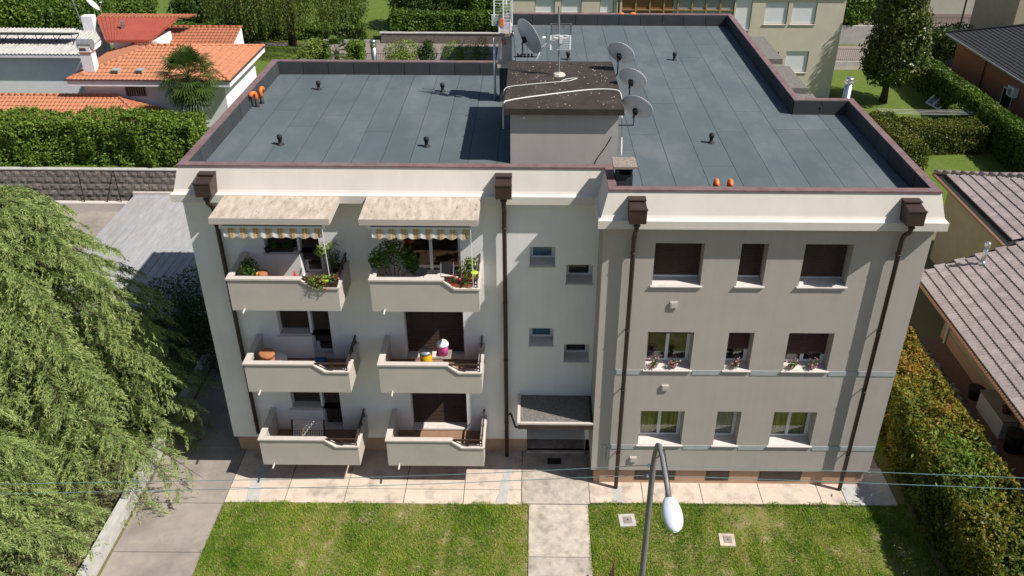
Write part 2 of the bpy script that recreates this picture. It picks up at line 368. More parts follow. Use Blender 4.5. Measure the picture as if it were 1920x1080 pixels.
# window openings
WX = [(1.475, 2.87), (3.91, 4.67), (5.705, 7.06)]
ops_r = []
for k in range(3):
    for a, b in WX: ops_r.append((a, b, 1.785+3*k, 3.165+3*k))
mb = MB(); wall_front(mb, 0, 9.186, ZB, ZF, 0, ops_r, .56); mb.build('wall', m_wall_r, B)
ops_l = []
for k in range(3):
    ops_l.append((-10.1, -8.45, 1.95+3*k, 3.42+3*k)); ops_l.append((-9.08, -8.45, 1.06+3*k, 1.95+3*k)); ops_l.append((-6.06, -4.18, 1.06+3*k, 3.42+3*k))
STW = [(-2.08, -1.30, 7.56, 8.21), (-.95, -.13, 6.95, 7.60), (-2.08, -1.30, 4.62, 5.27), (-.95, -.13, 4.0, 4.66)]
ops_l += STW; ops_l.append((-2.14, -.14, ZB, 2.32))
mb = MB(); wall_front(mb, -12.3, 0, ZB, ZF, 1.516, ops_l, .56); mb.build('wall', m_wall_l, B)
for i in range(len(FP)):      # the remaining walls
    if i in (0, 2): continue
    a, b = FP[i], FP[(i+1) % len(FP)]
    mb = MB(); mb.face([(*a, ZB), (*b, ZB), (*b, ZF), (*a, ZF)]); mb.build('wall', m_wall_r if i == 1 else m_wall_l if i in (8, 9) else m_beige, B)
mb = MB(); sweep(mb, [ring(-.10, -.10, -.02), ring(-.10, -.10, ZB), ring(0, 0, ZB)], range(1, 10)); mb.build('plinth', m_plinth, B)
for a, b in ((-12.2, -2.14), (-.14, -.1)): mb = MB(); mb.face([(a, 1.616, -.02), (b, 1.616, -.02), (b, 1.616, ZB), (a, 1.616, ZB)]); mb.face([(a, 1.516, ZB), (b, 1.516, ZB), (b, 1.616, ZB), (a, 1.616, ZB)]); mb.build('plinth', m_plinth, B)
mb = MB(); sweep(mb, [ring(0, 0, ZF), ring(.20, .32, ZF), ring(.20, .32, ZL), ring(.185, .30, ZL+.012), ring(.12, .22, ZL+.05), ring(.095, .18, ZL+.12), ring(-.075, .0, ZC-.015)]); mb.build('fascia', m_fascia, B)
# coping, one length per side
for i in range(len(FP)):
    mb = MB(); sweep(mb, [ring(-.085, .02, ZC-.03), ring(-.065, .04, ZC-.03), ring(-.065, .04, ZC+.022), ring(-.295, -.205, ZC+.022), ring(-.295, -.205, ZC-.05)], [i]); mb.build('coping', m_copper, B)
# inner parapet faces clad in felt panels
IN = ring(-.29, -.20, ZR)
for i in range(len(FP)):
    a, b = Vector(IN[i]), Vector(IN[(i+1) % len(FP)]); n = max(1, round((b-a).length/1.0)); d = (b-a)/n
    nrm = Vector((-(b-a).y, (b-a).x, 0)).normalized()
    for k in range(n):
        p, q = a + d*k + d.normalized()*.01, a + d*(k+1) - d.normalized()*.01
        t = .022 + random.uniform(0, .008); o = nrm*t
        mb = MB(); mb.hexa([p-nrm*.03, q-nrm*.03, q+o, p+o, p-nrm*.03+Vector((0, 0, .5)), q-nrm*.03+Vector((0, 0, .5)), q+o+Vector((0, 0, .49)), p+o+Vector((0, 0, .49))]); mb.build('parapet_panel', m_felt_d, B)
# roof deck and felt sheets
mb = MB(); mb.box(-12.02, -3.1, 1.7, 11.87, ZR-.2, ZR-.008); mb.box(-3.1, 0.2, 1.7, 19.78, ZR-.2, ZR-.009); mb.box(.2, 7.03, .19, 19.78, ZR-.2, ZR-.010); mb.box(7.03, 8.9, .19, 7.56, ZR-.2, ZR-.008)
mb.build('roof_deck', m_bit, B)
def felt(x0, x1, y0, y1):
    y = y0; first = True
    while y < y1-.05:
        L = random.uniform(2.5, 9) if first else random.uniform(7, 10)
        e = min(y+L, y1); e = y1 if y1-e < 1.2 else e; first = False
        h = ZR + random.uniform(-.001, .003)
        mb = MB(); mb.hexa([(x0+.009, y+.007, ZR-.007), (x1-.006, y+.007, ZR-.007), (x1-.006, e-.007, ZR-.007), (x0+.009, e-.007, ZR-.007),
                            (x0+.009, y+.007, h), (x1-.006, y+.007, h+.004), (x1-.006, e-.007, h+.004), (x0+.009, e-.007, h)])
        mb.build('roof_sheet', m_felt, B); y = e
def cols(x0, x1, y0, y1):
    n = round((x1-x0)/.93)
    for i in range(n): felt(x0+(x1-x0)*i/n, x0+(x1-x0)*(i+1)/n, y0, y1)
cols(-11.98, -3.1, 1.75, 11.83); cols(-3.1, 0.2, 1.75, 19.74); cols(.2, 7.0, .24, 19.74); cols(7.0, 8.86, .24, 7.53)
# vents
def vent(x, y, h=.30):
    mb = MB(); mb.lathe((x, y, ZR), [(.13, 0), (.12, .015), (.06, .03), (.055, h-.1), (.085, h-.1), (.085, h), (.05, h+.03), (0, h+.03)], 12); return mb.build('roof_vent', m_blackp, B, True)
for px, py in ((598, 168), (830, 172), (526, 271), (800, 275), (1264, 113), (1333, 268), (1534, 214), (1065, 112)):
    p = at(px, py, Z=ZR); vent(p.x, p.y)
def elbow(x, y, d, h=.42):
    mb = MB(); mb.lathe((x, y, ZR), [(.09, 0), (.075, .02), (.07, h-.17), (0, h-.17)], 12, mi=1)
    c = Vector((x, y, ZR)); d = Vector(d).normalized(); pts = [c + Vector((0, 0, h-.2)), c + Vector((0, 0, h-.02))]
    for a in range(0, 181, 30):
        r = math.radians(a); pts.append(c + d*(.11 - .11*math.cos(r)) + Vector((0, 0, h + .11*math.sin(r))))
    mb.tube(pts, .068, 10, 0); return mb.build('orange_vent_elbow', [m_orange, m_blackp], B, True)
for px, py, d in ((467, 200, (-.6, -.8, 0)), (476, 194, (.2, 1, 0)), (1168, 47, (-1, 0, 0)), (1181, 47, (1, 0, 0))):
    p = at(px, py, Z=ZR); elbow(p.x+(.30 if px < 500 else 0), p.y, d)
for px in (1345, 1371):
    p = at(px, 350, Z=ZR+.45); elbow(p.x, .62, (0, -1, 0), .44)
p = at(514, 140, Z=ZR); vent(p.x+.1, p.y-.1, .34)
# --- windows
def shutter(parent, x0, x1, z0, z1, y, mat):
    mb = MB(); n = max(2, round((z1-z0)/.058)); h = (z1-z0)/n
    for i in range(n):
        a = z0+i*h
        mb.face([(x0, y-.002, a+.006), (x1, y-.002, a+.006), (x1, y-.02, a+h*.45), (x0, y-.02, a+h*.45)]); mb.face([(x0, y-.02, a+h*.45), (x1, y-.02, a+h*.45), (x1, y-.002, a+h), (x0, y-.002, a+h)])
        mb.face([(x0, y+.004, a), (x1, y+.004, a), (x1, y-.002, a+.006), (x0, y-.002, a+.006)])
    return mb.build('shutter', mat, parent)
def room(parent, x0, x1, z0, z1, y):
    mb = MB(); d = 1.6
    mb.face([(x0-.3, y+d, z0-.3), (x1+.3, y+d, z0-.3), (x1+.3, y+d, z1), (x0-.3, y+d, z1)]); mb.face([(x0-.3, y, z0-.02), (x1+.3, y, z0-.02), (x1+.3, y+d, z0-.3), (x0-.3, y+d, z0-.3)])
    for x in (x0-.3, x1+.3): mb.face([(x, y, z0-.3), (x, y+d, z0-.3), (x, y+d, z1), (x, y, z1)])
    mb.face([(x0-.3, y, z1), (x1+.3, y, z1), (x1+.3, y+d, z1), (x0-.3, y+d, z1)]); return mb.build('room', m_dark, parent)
def curtain_or_sky_sheet(parent, x0, x1, z0, z1, y, mat):
    mb = MB(); n = 28
    for i in range(n):
        a, b = x0+(x1-x0)*i/n, x0+(x1-x0)*(i+1)/n; ya, yb_ = (y+.02*math.sin(t*2.1) for t in (i, i+1))
        mb.face([(a, ya, z0), (b, yb_, z0), (b, yb_, z1), (a, ya, z1)])
    return mb.build('curtain_or_sky_sheet', mat, parent)
def window(x0, x1, z0, z1, yw, n=2, sh=0.0, smat=None, rec=.47, sill=True, backing=None, lift=0, sillw=.06):
    y = yw+rec; mb = MB(); f = .05
    mb.box(x0, x0+f, y, y+.06, z0, z1); mb.box(x1-f, x1, y, y+.06, z0, z1); mb.box(x0+f, x1-f, y+.002, y+.058, z1-f, z1); mb.box(x0+f, x1-f, y+.002, y+.058, z0, z0+f)
    W = bpy.data.objects; root = mb.build('window', m_white, B)
    cw = (x1-x0-2*f)/n
    for i in range(n):
        a, b = x0+f+cw*i+.002, x0+f+cw*(i+1)-.002; g2 = .045; c = MB()
        c.box(a, a+g2, y-.012, y+.045, z0+f, z1-f); c.box(b-g2, b, y-.012, y+.045, z0+f, z1-f); c.box(a+g2, b-g2, y-.010, y+.043, z0+f, z0+f+g2); c.box(a+g2, b-g2, y-.010, y+.043, z1-f-g2, z1-f)
        c.build('casement', m_white, root)
        p = MB(); p.box(a+g2-.003, b-g2+.003, y+.012, y+.018, z0+f+g2-.003, z1-f-g2+.003); p.build('pane', m_glass, root)
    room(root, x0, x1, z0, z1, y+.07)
    if backing: curtain_or_sky_sheet(root, x0+f, x1-f, z0+.02, z1, y+.095, backing)
    if sh > 0: shutter(root, x0+.012, x1-.012, z1-(z1-z0)*sh, z1, y-.04, smat)
    if sill:
        s = MB(); s.hexa([(x0-sillw, yw-.055, z0-.045), (x1+sillw, yw-.055, z0-.045), (x1+sillw, yw-.002, z0-.045), (x0-sillw, yw-.002, z0-.045), (x0-sillw, yw-.055, z0-.01), (x1+sillw, yw-.055, z0-.01), (x1+sillw, yw-.002, z0-.003), (x0-sillw, yw-.002, z0-.003)])
        s.hexa([(x0+.002, yw-.004, z0+.001), (x1-.002, yw-.004, z0+.001), (x1-.002, y, z0+.001), (x0+.002, y, z0+.001), (x0+.002, yw-.004, z0+.006), (x1-.002, yw-.004, z0+.006), (x1-.002, y, z0+.03), (x0+.002, y, z0+.03)])
        s.build('sill', m_marble, root)
    return root
cfg = {(2, 0): (.92, m_shutter, None), (2, 1): (.92, m_shutter, None), (2, 2): (.94, m_shutter, None),
       (1, 0): (.24, m_shutter_r, None), (1, 1): (.64, m_shutter_r, None), (1, 2): (.76, m_shutter_r, None),
       (0, 0): (.03, m_shutter, m_curtain), (0, 1): (.16, m_shutter, m_curtain_w), (0, 2): (0, None, m_curtain)}
for k in range(3):
    for j, (a, b) in enumerate(WX):
        sh, sm, cu = cfg[(k, j)]; window(a+.004, b-.004, 1.785+3*k, 3.16+3*k, 0, 1 if j == 1 else 2, sh, sm, backing=cu)
m_sky_reflection = M('sky_reflection_blue', (.06, .30, .46), (.05, .26, .41), 3, .5)  # sky reflection of the stair panes, painted as blue on a sheet behind
for i, (a, b, c, d) in enumerate(STW): window(a+.004, b-.004, c, d, 1.516, 1, rec=.47, backing=m_sky_reflection if i in (0, 2) else None, sillw=.03)
# balcony doors and windows
for k in range(3):
    z = 3*k; yw = 1.516
    r = window(-10.096, -9.14, 1.96+z, 3.415+z, yw, 1, 1.0 if k == 2 else .97, m_shutter, sill=False, rec=.36)
    s = MB(); s.box(-10.18, -9.085, yw-.06, yw-.003, 1.90+z, 1.945+z); s.box(-10.095, -9.085, yw-.003, yw+.355, 1.951+z, 1.975+z); s.build('sill', m_marble, r)
    mb = MB(); mb.box(-9.138, -9.062, yw+.10, yw+.42, 1.07+z, 3.418+z); mb.build('mullion', m_white, B)
    window(-9.058, -8.455, 1.07+z, 3.415+z, yw, 1, {0: 1.0, 1: .82, 2: .80}[k], m_shutter, sill=False, rec=.36)
    mb = MB(); mb.box(-9.078, -8.453, yw-.02, yw+.33, 1.062+z, 1.105+z); mb.build('threshold', m_marble, B)
    window(-6.054, -4.186, 1.07+z, 3.415+z, yw, 2, 0 if k == 2 else 1.0, m_shutter, sill=False, backing=None, rec=.36)
    mb = MB(); mb.box(-6.055, -4.185, yw-.03, yw+.33, 1.062+z, 1.13+z); mb.build('threshold', m_marble, B)
# balconies
m_balc = M('balcony_plaster', (.475, .43, .38), (.44, .40, .355), 1.2, .92, .25, 90, c3=(.40, .365, .325), s3=.5)
m_terrafloor = M('balcony_tiles', (.28, .17, .105), (.23, .14, .09), 5, .7)
def balcony(xa, xb, xn, xl, k):
    z = 3*k; yf = -.11; yb_ = 1.512; t = .12; zb, zh, zl, fl = .89+z, 1.925+z, 1.645+z, 1.03+z
    mb = MB(); prism_xz(mb, [(xa, zb), (xb, zb), (xb, zl), (xl, zl), (xn, zh), (xa, zh)], yf, yf+t)
    mb.box(xa, xa+t, yf+t+.001, yb_, zb+.001, zh); mb.box(xb-t, xb, yf+t+.001, yb_, zb+.001, zl)
    root = mb.build('balcony', m_balc, B)
    mb = MB(); mb.box(xa+t, xb-t, yf+t, yb_, zb+.002, fl); mb.build('balcony_floor', m_terrafloor, root)
    e = .035; c = .05; mb = MB()
    prism_xz(mb, [(xa-e, zh), (xn+.02, zh), (xn+.02, zh+c), (xa-e, zh+c)], yf-e, yf+t+e); mb.build('cap', m_cap, root)
    mb = MB(); mb.box(xa-e, xa+t+e, yf+t+e+.003, yb_, zh, zh+c); mb.build('cap', m_cap, root)
    mb = MB(); prism_xz(mb, [(xn+.023, zh-.03), (xl, zl), (xb+e, zl), (xb+e, zl+c), (xl+.02, zl+c), (xn+.023, zh+.02)], yf-e, yf+t+e); mb.build('cap', m_cap, root)
    mb = MB(); mb.box(xb-t-e, xb+e, yf+t+e+.003, yb_, zl, zl+c); mb.build('cap', m_cap, root)
    # railing above the low part
    mb = MB(); zr = 1.955+z; yr = yf+.05; xr = xb-.06
    mb.box(xn+.04, xr+.02, yr-.025, yr+.025, zr-.03, zr+.02); mb.box(xr-.025, xr+.025, yr+.026, yb_-.01, zr-.03, zr+.02)
    mb.box(xn+.35, xr, yr-.012, yr+.012, zr-.16, zr-.13); mb.box(xr-.012, xr+.012, yr+.03, yb_-.01, zr-.16, zr-.13)
    for x in (xn+.5, xr-.45, xr): mb.box(x-.018, x+.018, yr-.018, yr+.018, zl+c, zr-.031)
    for y in (.45, .95, 1.42): mb.box(xr-.018, xr+.018, y-.018, y+.018, zl+c, zr-.031)
    mb.build('railing', m_brownmetal, root)
    mb = MB(); mb.tube([(xa+.36, yf+.05, zb+.06), (xa+.36, yf-.22, zb+.03)], .03, 8); mb.build('spout', m_cap, root, True)
    return root
for k in range(3): balcony(-10.80, -7.61, -8.68, -8.34, k); balcony(-6.68, -3.53, -4.57, -4.24, k)
# concrete canopies over the top balconies (front) and along the rear side wall
for xa, xb in ((-10.93, -7.60), (-6.79, -3.50)):
    mb = MB(); mb.hexa([(xa, -.23, 9.77), (xb, -.23, 9.77), (xb, 1.51, 9.77), (xa, 1.51, 9.77), (xa, -.23, 9.955), (xb, -.23, 9.955), (xb, 1.51, 9.985), (xa, 1.51, 9.985)])
    for f_i in range(len(mb.mi)): mb.mi[f_i] = 1
    mb.mi[1] = 0; mb.build('canopy', [m_trav, m_balc], B)
for y0, y1 in ((19.3, 15.6), (14.6, 11.6), (10.9, 8.6)):
    mb = MB(); mb.box(7.33, 8.72, y1, y0, 9.72, 9.95); mb.mi = [0]*6; mb.build('canopy', [m_gravelroof], B)
# entrance: canopy, door, mat
E_ = MB(); E_.box(-2.42, -.005, -.02, 1.50, 2.40, 2.585); ec = E_.build('entrance_canopy', m_brownmetal, B)
mb = MB(); mb.box(-2.34, -.09, .06, 1.44, 2.586, 2.605); mb.build('gravel_top', m_gravelroof, ec)
mb = MB(); mb.box(-2.44, -2.345, -.03, 1.50, 2.587, 2.66); mb.box(-2.34, -.005, -.03, .055, 2.587, 2.65); mb.build('rim', m_cap, ec)
mb = MB(); mb.tube([(-2.44, .05, 2.42), (-2.5, .2, 2.3), (-2.68, 1.2, 2.05), (-2.74, 1.33, 1.9)], .035, 8); mb.build('drain_pipe', m_brownmetal, ec, True)
mb = MB()
mb.box(-2.16, -.12, 2.3, 2.32, .02, 2.34)
for x in (-2.14, -1.45, -.78, -.2): mb.box(x, x+.08, 2.24, 2.299, .12, 2.3)
for i in range(15): mb.box(-2.05+i*.127, -2.05+i*.127+.10, 2.265, 2.299, .35, 2.25)
mb.build('entrance_door', M('door_wood', (.13, .075, .035), (.085, .05, .022), 8, .5, stretch=(6, 6, .6)), B)
mb = MB(); mb.box(-2.16, -.12, 1.62, 2.3, 0, .17); mb.box(-2.2, -2.141, 1.817, 2.35, .02, 2.34); mb.box(-.139, -.08, 1.817, 2.35, .02, 2.34); mb.face([(-2.2, 1.817, 2.33), (-.08, 1.817, 2.33), (-.08, 2.35, 2.33), (-2.2, 2.35, 2.33)]); mb.box(-2.139, -.141, 1.62, 1.63, .0, .171); mb.build('entrance_porch', m_path, B)
mb = MB(); mb.box(-2.15, -.13, 1.52, 1.615, .0, .10); mb.build('door_step', m_concrete, B)
mb = MB(); mb.box(-1.42, -.95, .95, 1.25, .038, .055); tag(mb.build('door_mat', m_blackp), 'black door mat on the pavement before the entrance', 'mat')
m_band = M('band_grey', (.40, .43, .43), (.36, .39, .39), 4, .6); m_bglass = M('basement_glass', (.03, .025, .022), rough=.2, spec=.5)
# sill bands, wall vents, basement lights
for zc in (1.73, 4.73):
    ed = [(.48 if zc < 2 else .30, 1.40), (2.945, 3.84), (4.74, 5.63), (7.135, 9.184)]
    for a, b in ed:
        mb = MB(); mb.box(a, b, -.016, -.002, zc-.13, zc+.04); mb.build('band', m_band, B)
mb = MB(); mb.box(.36, .43, -.03, -.002, 1.05, 1.76); mb.build('band', m_band, B)
mb = MB(); mb.box(.48, .55, -.03, -.002, 1.05, 1.654); mb.build('band', m_band, B)
for x, z in ((2.16, 7.13), (2.16, 4.10), (1.36, 1.16)):
    mb = MB(); mb.box(x-.11, x+.11, -.05, -.002, z-.11, z+.11); mb.box(x-.08, x+.08, -.058, -.0502, z-.08, z+.08); mb.build('wall_vent', m_cap, B)
for a, b in ((1.47, 2.82), (3.85, 4.62), (5.62, 7.02)):
    mb = MB(); y = .1; mb.box(a, b, y-.012, y-.004, .17, .63); root = mb.build('basement_light', m_brownmetal, B)
    mb = MB(); mb.box(a+.05, b-.05, y-.02, y-.0125, .22, .58); mb.build('pane', m_bglass, root)
# downpipes with hopper heads
def downpipe(x, yw, foot=0.05):
    yo = yw-.32; h = MB(); yp = yw-.17
    h.hexa([(x-.23, yo-.38, ZL+.10), (x+.23, yo-.38, ZL+.10), (x+.23, yo+.12, ZL+.06), (x-.23, yo+.12, ZL+.06), (x-.23, yo-.38, ZL+.52), (x+.23, yo-.38, ZL+.52), (x+.23, yo+.28, ZL+.60), (x-.23, yo+.28, ZL+.60)])
    h.box(x-.24, x+.24, yo+.0, yo+.30, ZL+.605, ZL+.635); h.box(x-.245, x+.245, yo-.395, yo-.30, ZL+.50, ZL+.535)
    p = MB(); p.tube([(x, yo-.2, ZL+.10), (x, yo-.2, ZL-.08), (x, yo-.16, ZL-.2), (x, yp-.06, ZL-.42), (x, yp, ZL-.55), (x, yp, foot)], .068, 10)
    p.lathe((x, yo-.2, ZL-.07), [(.068, 0), (.10, .03), (.10, .06), (.068, .09)], 10)
    for z in (8.9, 6.3, 4.1, 1.5): p.lathe((x, yp, z), [(.069, 0), (.079, .01), (.079, .05), (.069, .06)], 10); p.box(x-.012, x+.012, yp, yw-.003, z+.01, z+.04)
    r = p.build('downpipe', m_brownmetal, B, True); h.build('hopper_head', m_brownmetal, r)
downpipe(.84, 0); downpipe(8.28, 0); downpipe(-11.36, 1.516, 1.0); downpipe(-2.83, 1.516)
# stair head on the roof
mb = MB(); mb.box(-2.68, .53, 2.96, 7.3, ZR-.005, 11.91); ph = mb.build('stair_head', m_wall_r, B)
mb = MB(); mb.box(-2.85, .66, 2.77, 7.62, 11.912, 12.10); sl = mb.build('roof_slab', m_slabroof, ph)
mb = MB()
for i in range(150):
    x, y = random.uniform(-2.75, .55), random.uniform(2.9, 7.4); r = random.uniform(.008, .028)
    mb.lathe((x, y, 12.10), [(r, 0), (r*random.uniform(.5, .9), r*.5), (0, r*.6)], 5)
tag(mb.build('debris', M('pale_debris', (.50, .40, .30), (.34, .27, .20), 20, .9), ph), kind='stuff')
mb = MB(); mb.lathe((-2.28, 2.955, 11.78), [(.05, 0), (.05, .03), (.03, .05), (0, .05)], 12, Matrix.Rotation(math.pi/2, 3, 'X')); mb.build('bulkhead_lamp', m_whitep, ph, True)
def cable(name, pts, r, mat, label, parent=None):
    P = [Vector(p) for p in pts]; Q = []
    for i in range(len(P)-1):
        p0, p1, p2, p3 = P[max(i-1, 0)], P[i], P[i+1], P[min(i+2, len(P)-1)]
        for k in range(6):
            t = k/6; Q.append(.5*((2*p1) + (p2-p0)*t + (2*p0-5*p1+4*p2-p3)*t*t + (3*p1-p0-3*p2+p3)*t**3))
    Q.append(P[-1]); mb = MB(); mb.tube(Q, r, 6); o = mb.build(name, mat, parent, True)
    if label: tag(o, label, 'cable')
    return o
cable('aerial_cable', [(-2.9, 3.3, 11.3), (-2.88, 3.3, 12.02), (-2.7, 3.45, 12.125), (-1.6, 4.0, 12.12), (-.3, 4.5, 12.12), (.45, 4.5, 12.13), (.68, 4.4, 12.05), (.72, 4.3, 11.7), (.74, 4.0, 11.2), (.72, 3.4, 10.4)], .022, m_cable_w, 'thick white cable across the dark stair head roof')
cable('aerial_cable', [(-2.9, 4.6, 11.8), (-2.86, 4.7, 12.1), (-2.2, 5.0, 12.115), (-1.4, 5.25, 12.115), (-.9, 5.4, 12.115), (-.6, 5.7, 12.115), (-.95, 5.6, 12.115), (-1.15, 5.3, 12.115)], .013, m_cable_w, 'thin white cable ending in a loop near the mast foot')
# chimneys
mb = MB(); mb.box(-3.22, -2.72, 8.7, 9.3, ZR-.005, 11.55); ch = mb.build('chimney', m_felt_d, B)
mb = MB(); mb.box(-3.28, -2.66, 8.62, 9.38, 11.552, 11.66); mb.build('ledge', m_beige, ch)
ztop = at(938, 62, Y=8.8).z
mb = MB(); mb.box(-3.14, -2.78, 8.78, 9.25, 11.662, ztop-.1); mb.build('stack', m_wall_r, ch)
mb = MB(); mb.box(-3.2, -2.72, 8.72, 9.31, ztop-.099, ztop); mb.build('cap', m_granite, ch)
mb = MB(); mb.tube([(-3.4, 9.1, ZR), (-3.4, 9.1, ztop-.25)], .045, 8); mb.build('flue_pipe', m_whitep, ch, True)
mb = MB(); mb.box(.32, .78, .62, 1.10, ZR-.005, 10.96); ch2 = mb.build('chimney', m_felt_d, B)
mb = MB(); mb.box(.34, .40, .6, 1.12, 10.962, 11.18); mb.box(.70, .76, .6, 1.12, 10.962, 11.18); mb.box(.401, .699, 1.06, 1.12, 10.962, 11.18); mb.build('stack', m_felt_d, ch2)
mb = MB(); mb.box(.22, .88, .50, 1.22, 11.182, 11.25); mb.build('cap', m_granite, ch2)
# right-hand flue beyond the step in the roof
mb = MB(); fx = at(1586, 187, Y=9.4)
mb.tube([(fx.x, 9.4, 0.5), (fx.x, 9.4, fx.z+.62)], .14, 14); mb.lathe((fx.x, 9.4, fx.z+.60), [(.15, 0), (.17, .03), (.17, .1), (.12, .14), (.15, .16), (.15, .22), (0, .24)], 14)
tag(mb.build('steel_flue', m_steel, None, True), 'shiny steel flue standing behind the stepped roof corner', 'flue')
# ------------------------------------------------------------------ vegetation builders
def hedge(label, x0, x1, y0, y1, z0, z1, mat, dens=260, smin=.07, smax=.13, lumpy=.14, shade_fn=None, name='hedge', group=None):
    root = thing(name, label, 'hedge', ((x0+x1)/2, (y0+y1)/2, z0), group)
    # sampled shell
    P = []; Nn = []
    def add(area, f, n):
        k = int(area*dens); u, v = RNG.random(k), RNG.random(k); P.append(f(u, v)); Nn.append(np.tile(n, (k, 1)))
    L = lambda a, b, t: a+(b-a)*t
    add((x1-x0)*(y1-y0), lambda u, v: np.stack([L(x0, x1, u), L(y0, y1, v), np.full_like(u, z1)], 1), (0, 0, 1.))
    add((x1-x0)*(z1-z0), lambda u, v: np.stack([L(x0, x1, u), np.full_like(u, y0), L(z0, z1, v)], 1), (0, -1., .3))
    add((x1-x0)*(z1-z0)*.5, lambda u, v: np.stack([L(x0, x1, u), np.full_like(u, y1), L(z0, z1, v)], 1), (0, 1., .3))
    add((y1-y0)*(z1-z0), lambda u, v: np.stack([np.full_like(u, x0), L(y0, y1, u), L(z0, z1, v)], 1), (-1., 0, .3))
    add((y1-y0)*(z1-z0), lambda u, v: np.stack([np.full_like(u, x1), L(y0, y1, u), L(z0, z1, v)], 1), (1., 0, .3))
    P = np.concatenate(P); Nn = np.concatenate(Nn)
    sd_ = int(abs(x0*7+y0*13)) % 997
    d = lump(P, 1.3, sd_+4)*lumpy + lump(P, 3.1, sd_)*lumpy*.9 + lump(P, 7.5, sd_+1)*lumpy*.6 + RNG.normal(0, .04, len(P)) + (RNG.random(len(P)) < .05)*RNG.uniform(.03, .16, len(P)) - np.abs(RNG.normal(0, .05, len(P)))
    # round the long edges
    P = P + unit(Nn)*d[:, None]
    ez = np.clip((P[:, 2]-(z1-.25))/.25, 0, 1)**2*.14
    cx, cy = (x0+x1)/2, (y0+y1)/2
    P[:, 0] -= np.sign(P[:, 0]-cx)*ez*np.clip(np.abs(P[:, 0]-cx)-(x1-x0)/2+.3, 0, .3)/.3
    P[:, 1] -= np.sign(P[:, 1]-cy)*ez*np.clip(np.abs(P[:, 1]-cy)-(y1-y0)/2+.3, 0, .3)/.3
    P[:, 2] = np.maximum(P[:, 2], z0+.02)
    sh = np.clip(RNG.normal(.45, .22, len(P)) + lump(P, 1.1, sd_+2)*.15, 0, 1)
    if shade_fn is not None: sh = np.clip(shade_fn(P, sh), 0, 1)
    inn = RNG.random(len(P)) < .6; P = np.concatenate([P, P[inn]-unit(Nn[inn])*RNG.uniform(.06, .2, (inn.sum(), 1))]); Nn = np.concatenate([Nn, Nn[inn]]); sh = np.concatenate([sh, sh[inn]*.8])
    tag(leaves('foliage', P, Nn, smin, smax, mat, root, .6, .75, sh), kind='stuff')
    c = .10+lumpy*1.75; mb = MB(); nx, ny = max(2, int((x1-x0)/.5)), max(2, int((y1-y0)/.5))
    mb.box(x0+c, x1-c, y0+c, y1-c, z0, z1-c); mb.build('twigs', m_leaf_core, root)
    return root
def tree(name, label, cat, base, trunk_h, clumps, mat, n, smin, smax, r0=.16, group=None, jitter=.9, aspect=.5, shell=.55, core=True, bark=None):
    """clumps: (cx, cy, cz, rx, ry, rz) relative to base"""
    root = thing(name, label, cat, base, group); b = Vector(base)
    mb = MB(); top = Vector((0, 0, trunk_h)); mb.tube([b, b+top*.3+Vector((.03, .02, 0)), b+top*.7+Vector((-.03, .04, 0)), b+top], [r0*1.35, r0, r0*.8, r0*.5], 9)
    for c in clumps:
        e = b + Vector(c[:3]); s0 = b + top*random.uniform(.45, .95)
        mb.tube([s0, s0.lerp(e, .5)+Vector((0, 0, .15)), e], [r0*.4, r0*.25, r0*.08], 6)
    mb.build('trunk', bark or m_bark, root, True)
    vol = np.array([c[3]*c[4]+c[4]*c[5]+c[3]*c[5] for c in clumps]); k = (vol/vol.sum()*n).astype(int); P = []; Nn = []; sh = []
    for i, (c, m) in enumerate(zip(clumps, k)):
        d = unit(RNG.normal(0, 1, (m, 3))); r = 1-(1-shell)*RNG.random(m)**1.6
        q = d*r[:, None]*np.array(c[3:6]); q = q*(1+.16*lump(q+i*3.1, 3.2, i)[:, None]+.08*lump(q, 9, i+5)[:, None]); P.append(q+np.array(b)+np.array(c[:3])); Nn.append(d + np.array([0, 0, .35])); sh.append(RNG.normal(.45+RNG.normal(0, .08), .22, m))
    P = np.concatenate(P); P[:, 2] = np.maximum(P[:, 2], base[2]+.03)
    tag(leaves('crown', P, np.concatenate(Nn), smin, smax, mat, root, aspect, jitter, np.clip(np.concatenate(sh), 0, 1)), kind='stuff')
    return root
def blob(rx, ry, rz, z, k, seed, spread=.55):
    r = random.Random(seed); out = [(0, 0, z, rx*.8, ry*.8, rz*.8)]
    for i in range(k):
        a = r.uniform(0, 6.28); e = r.uniform(-.6, .9); out.append((math.cos(a)*rx*spread*math.cos(e), math.sin(a)*ry*spread*math.cos(e), z+rz*spread*math.sin(e), rx*r.uniform(.35, .55), ry*r.uniform(.35, .55), rz*r.uniform(.35, .55)))
    return out

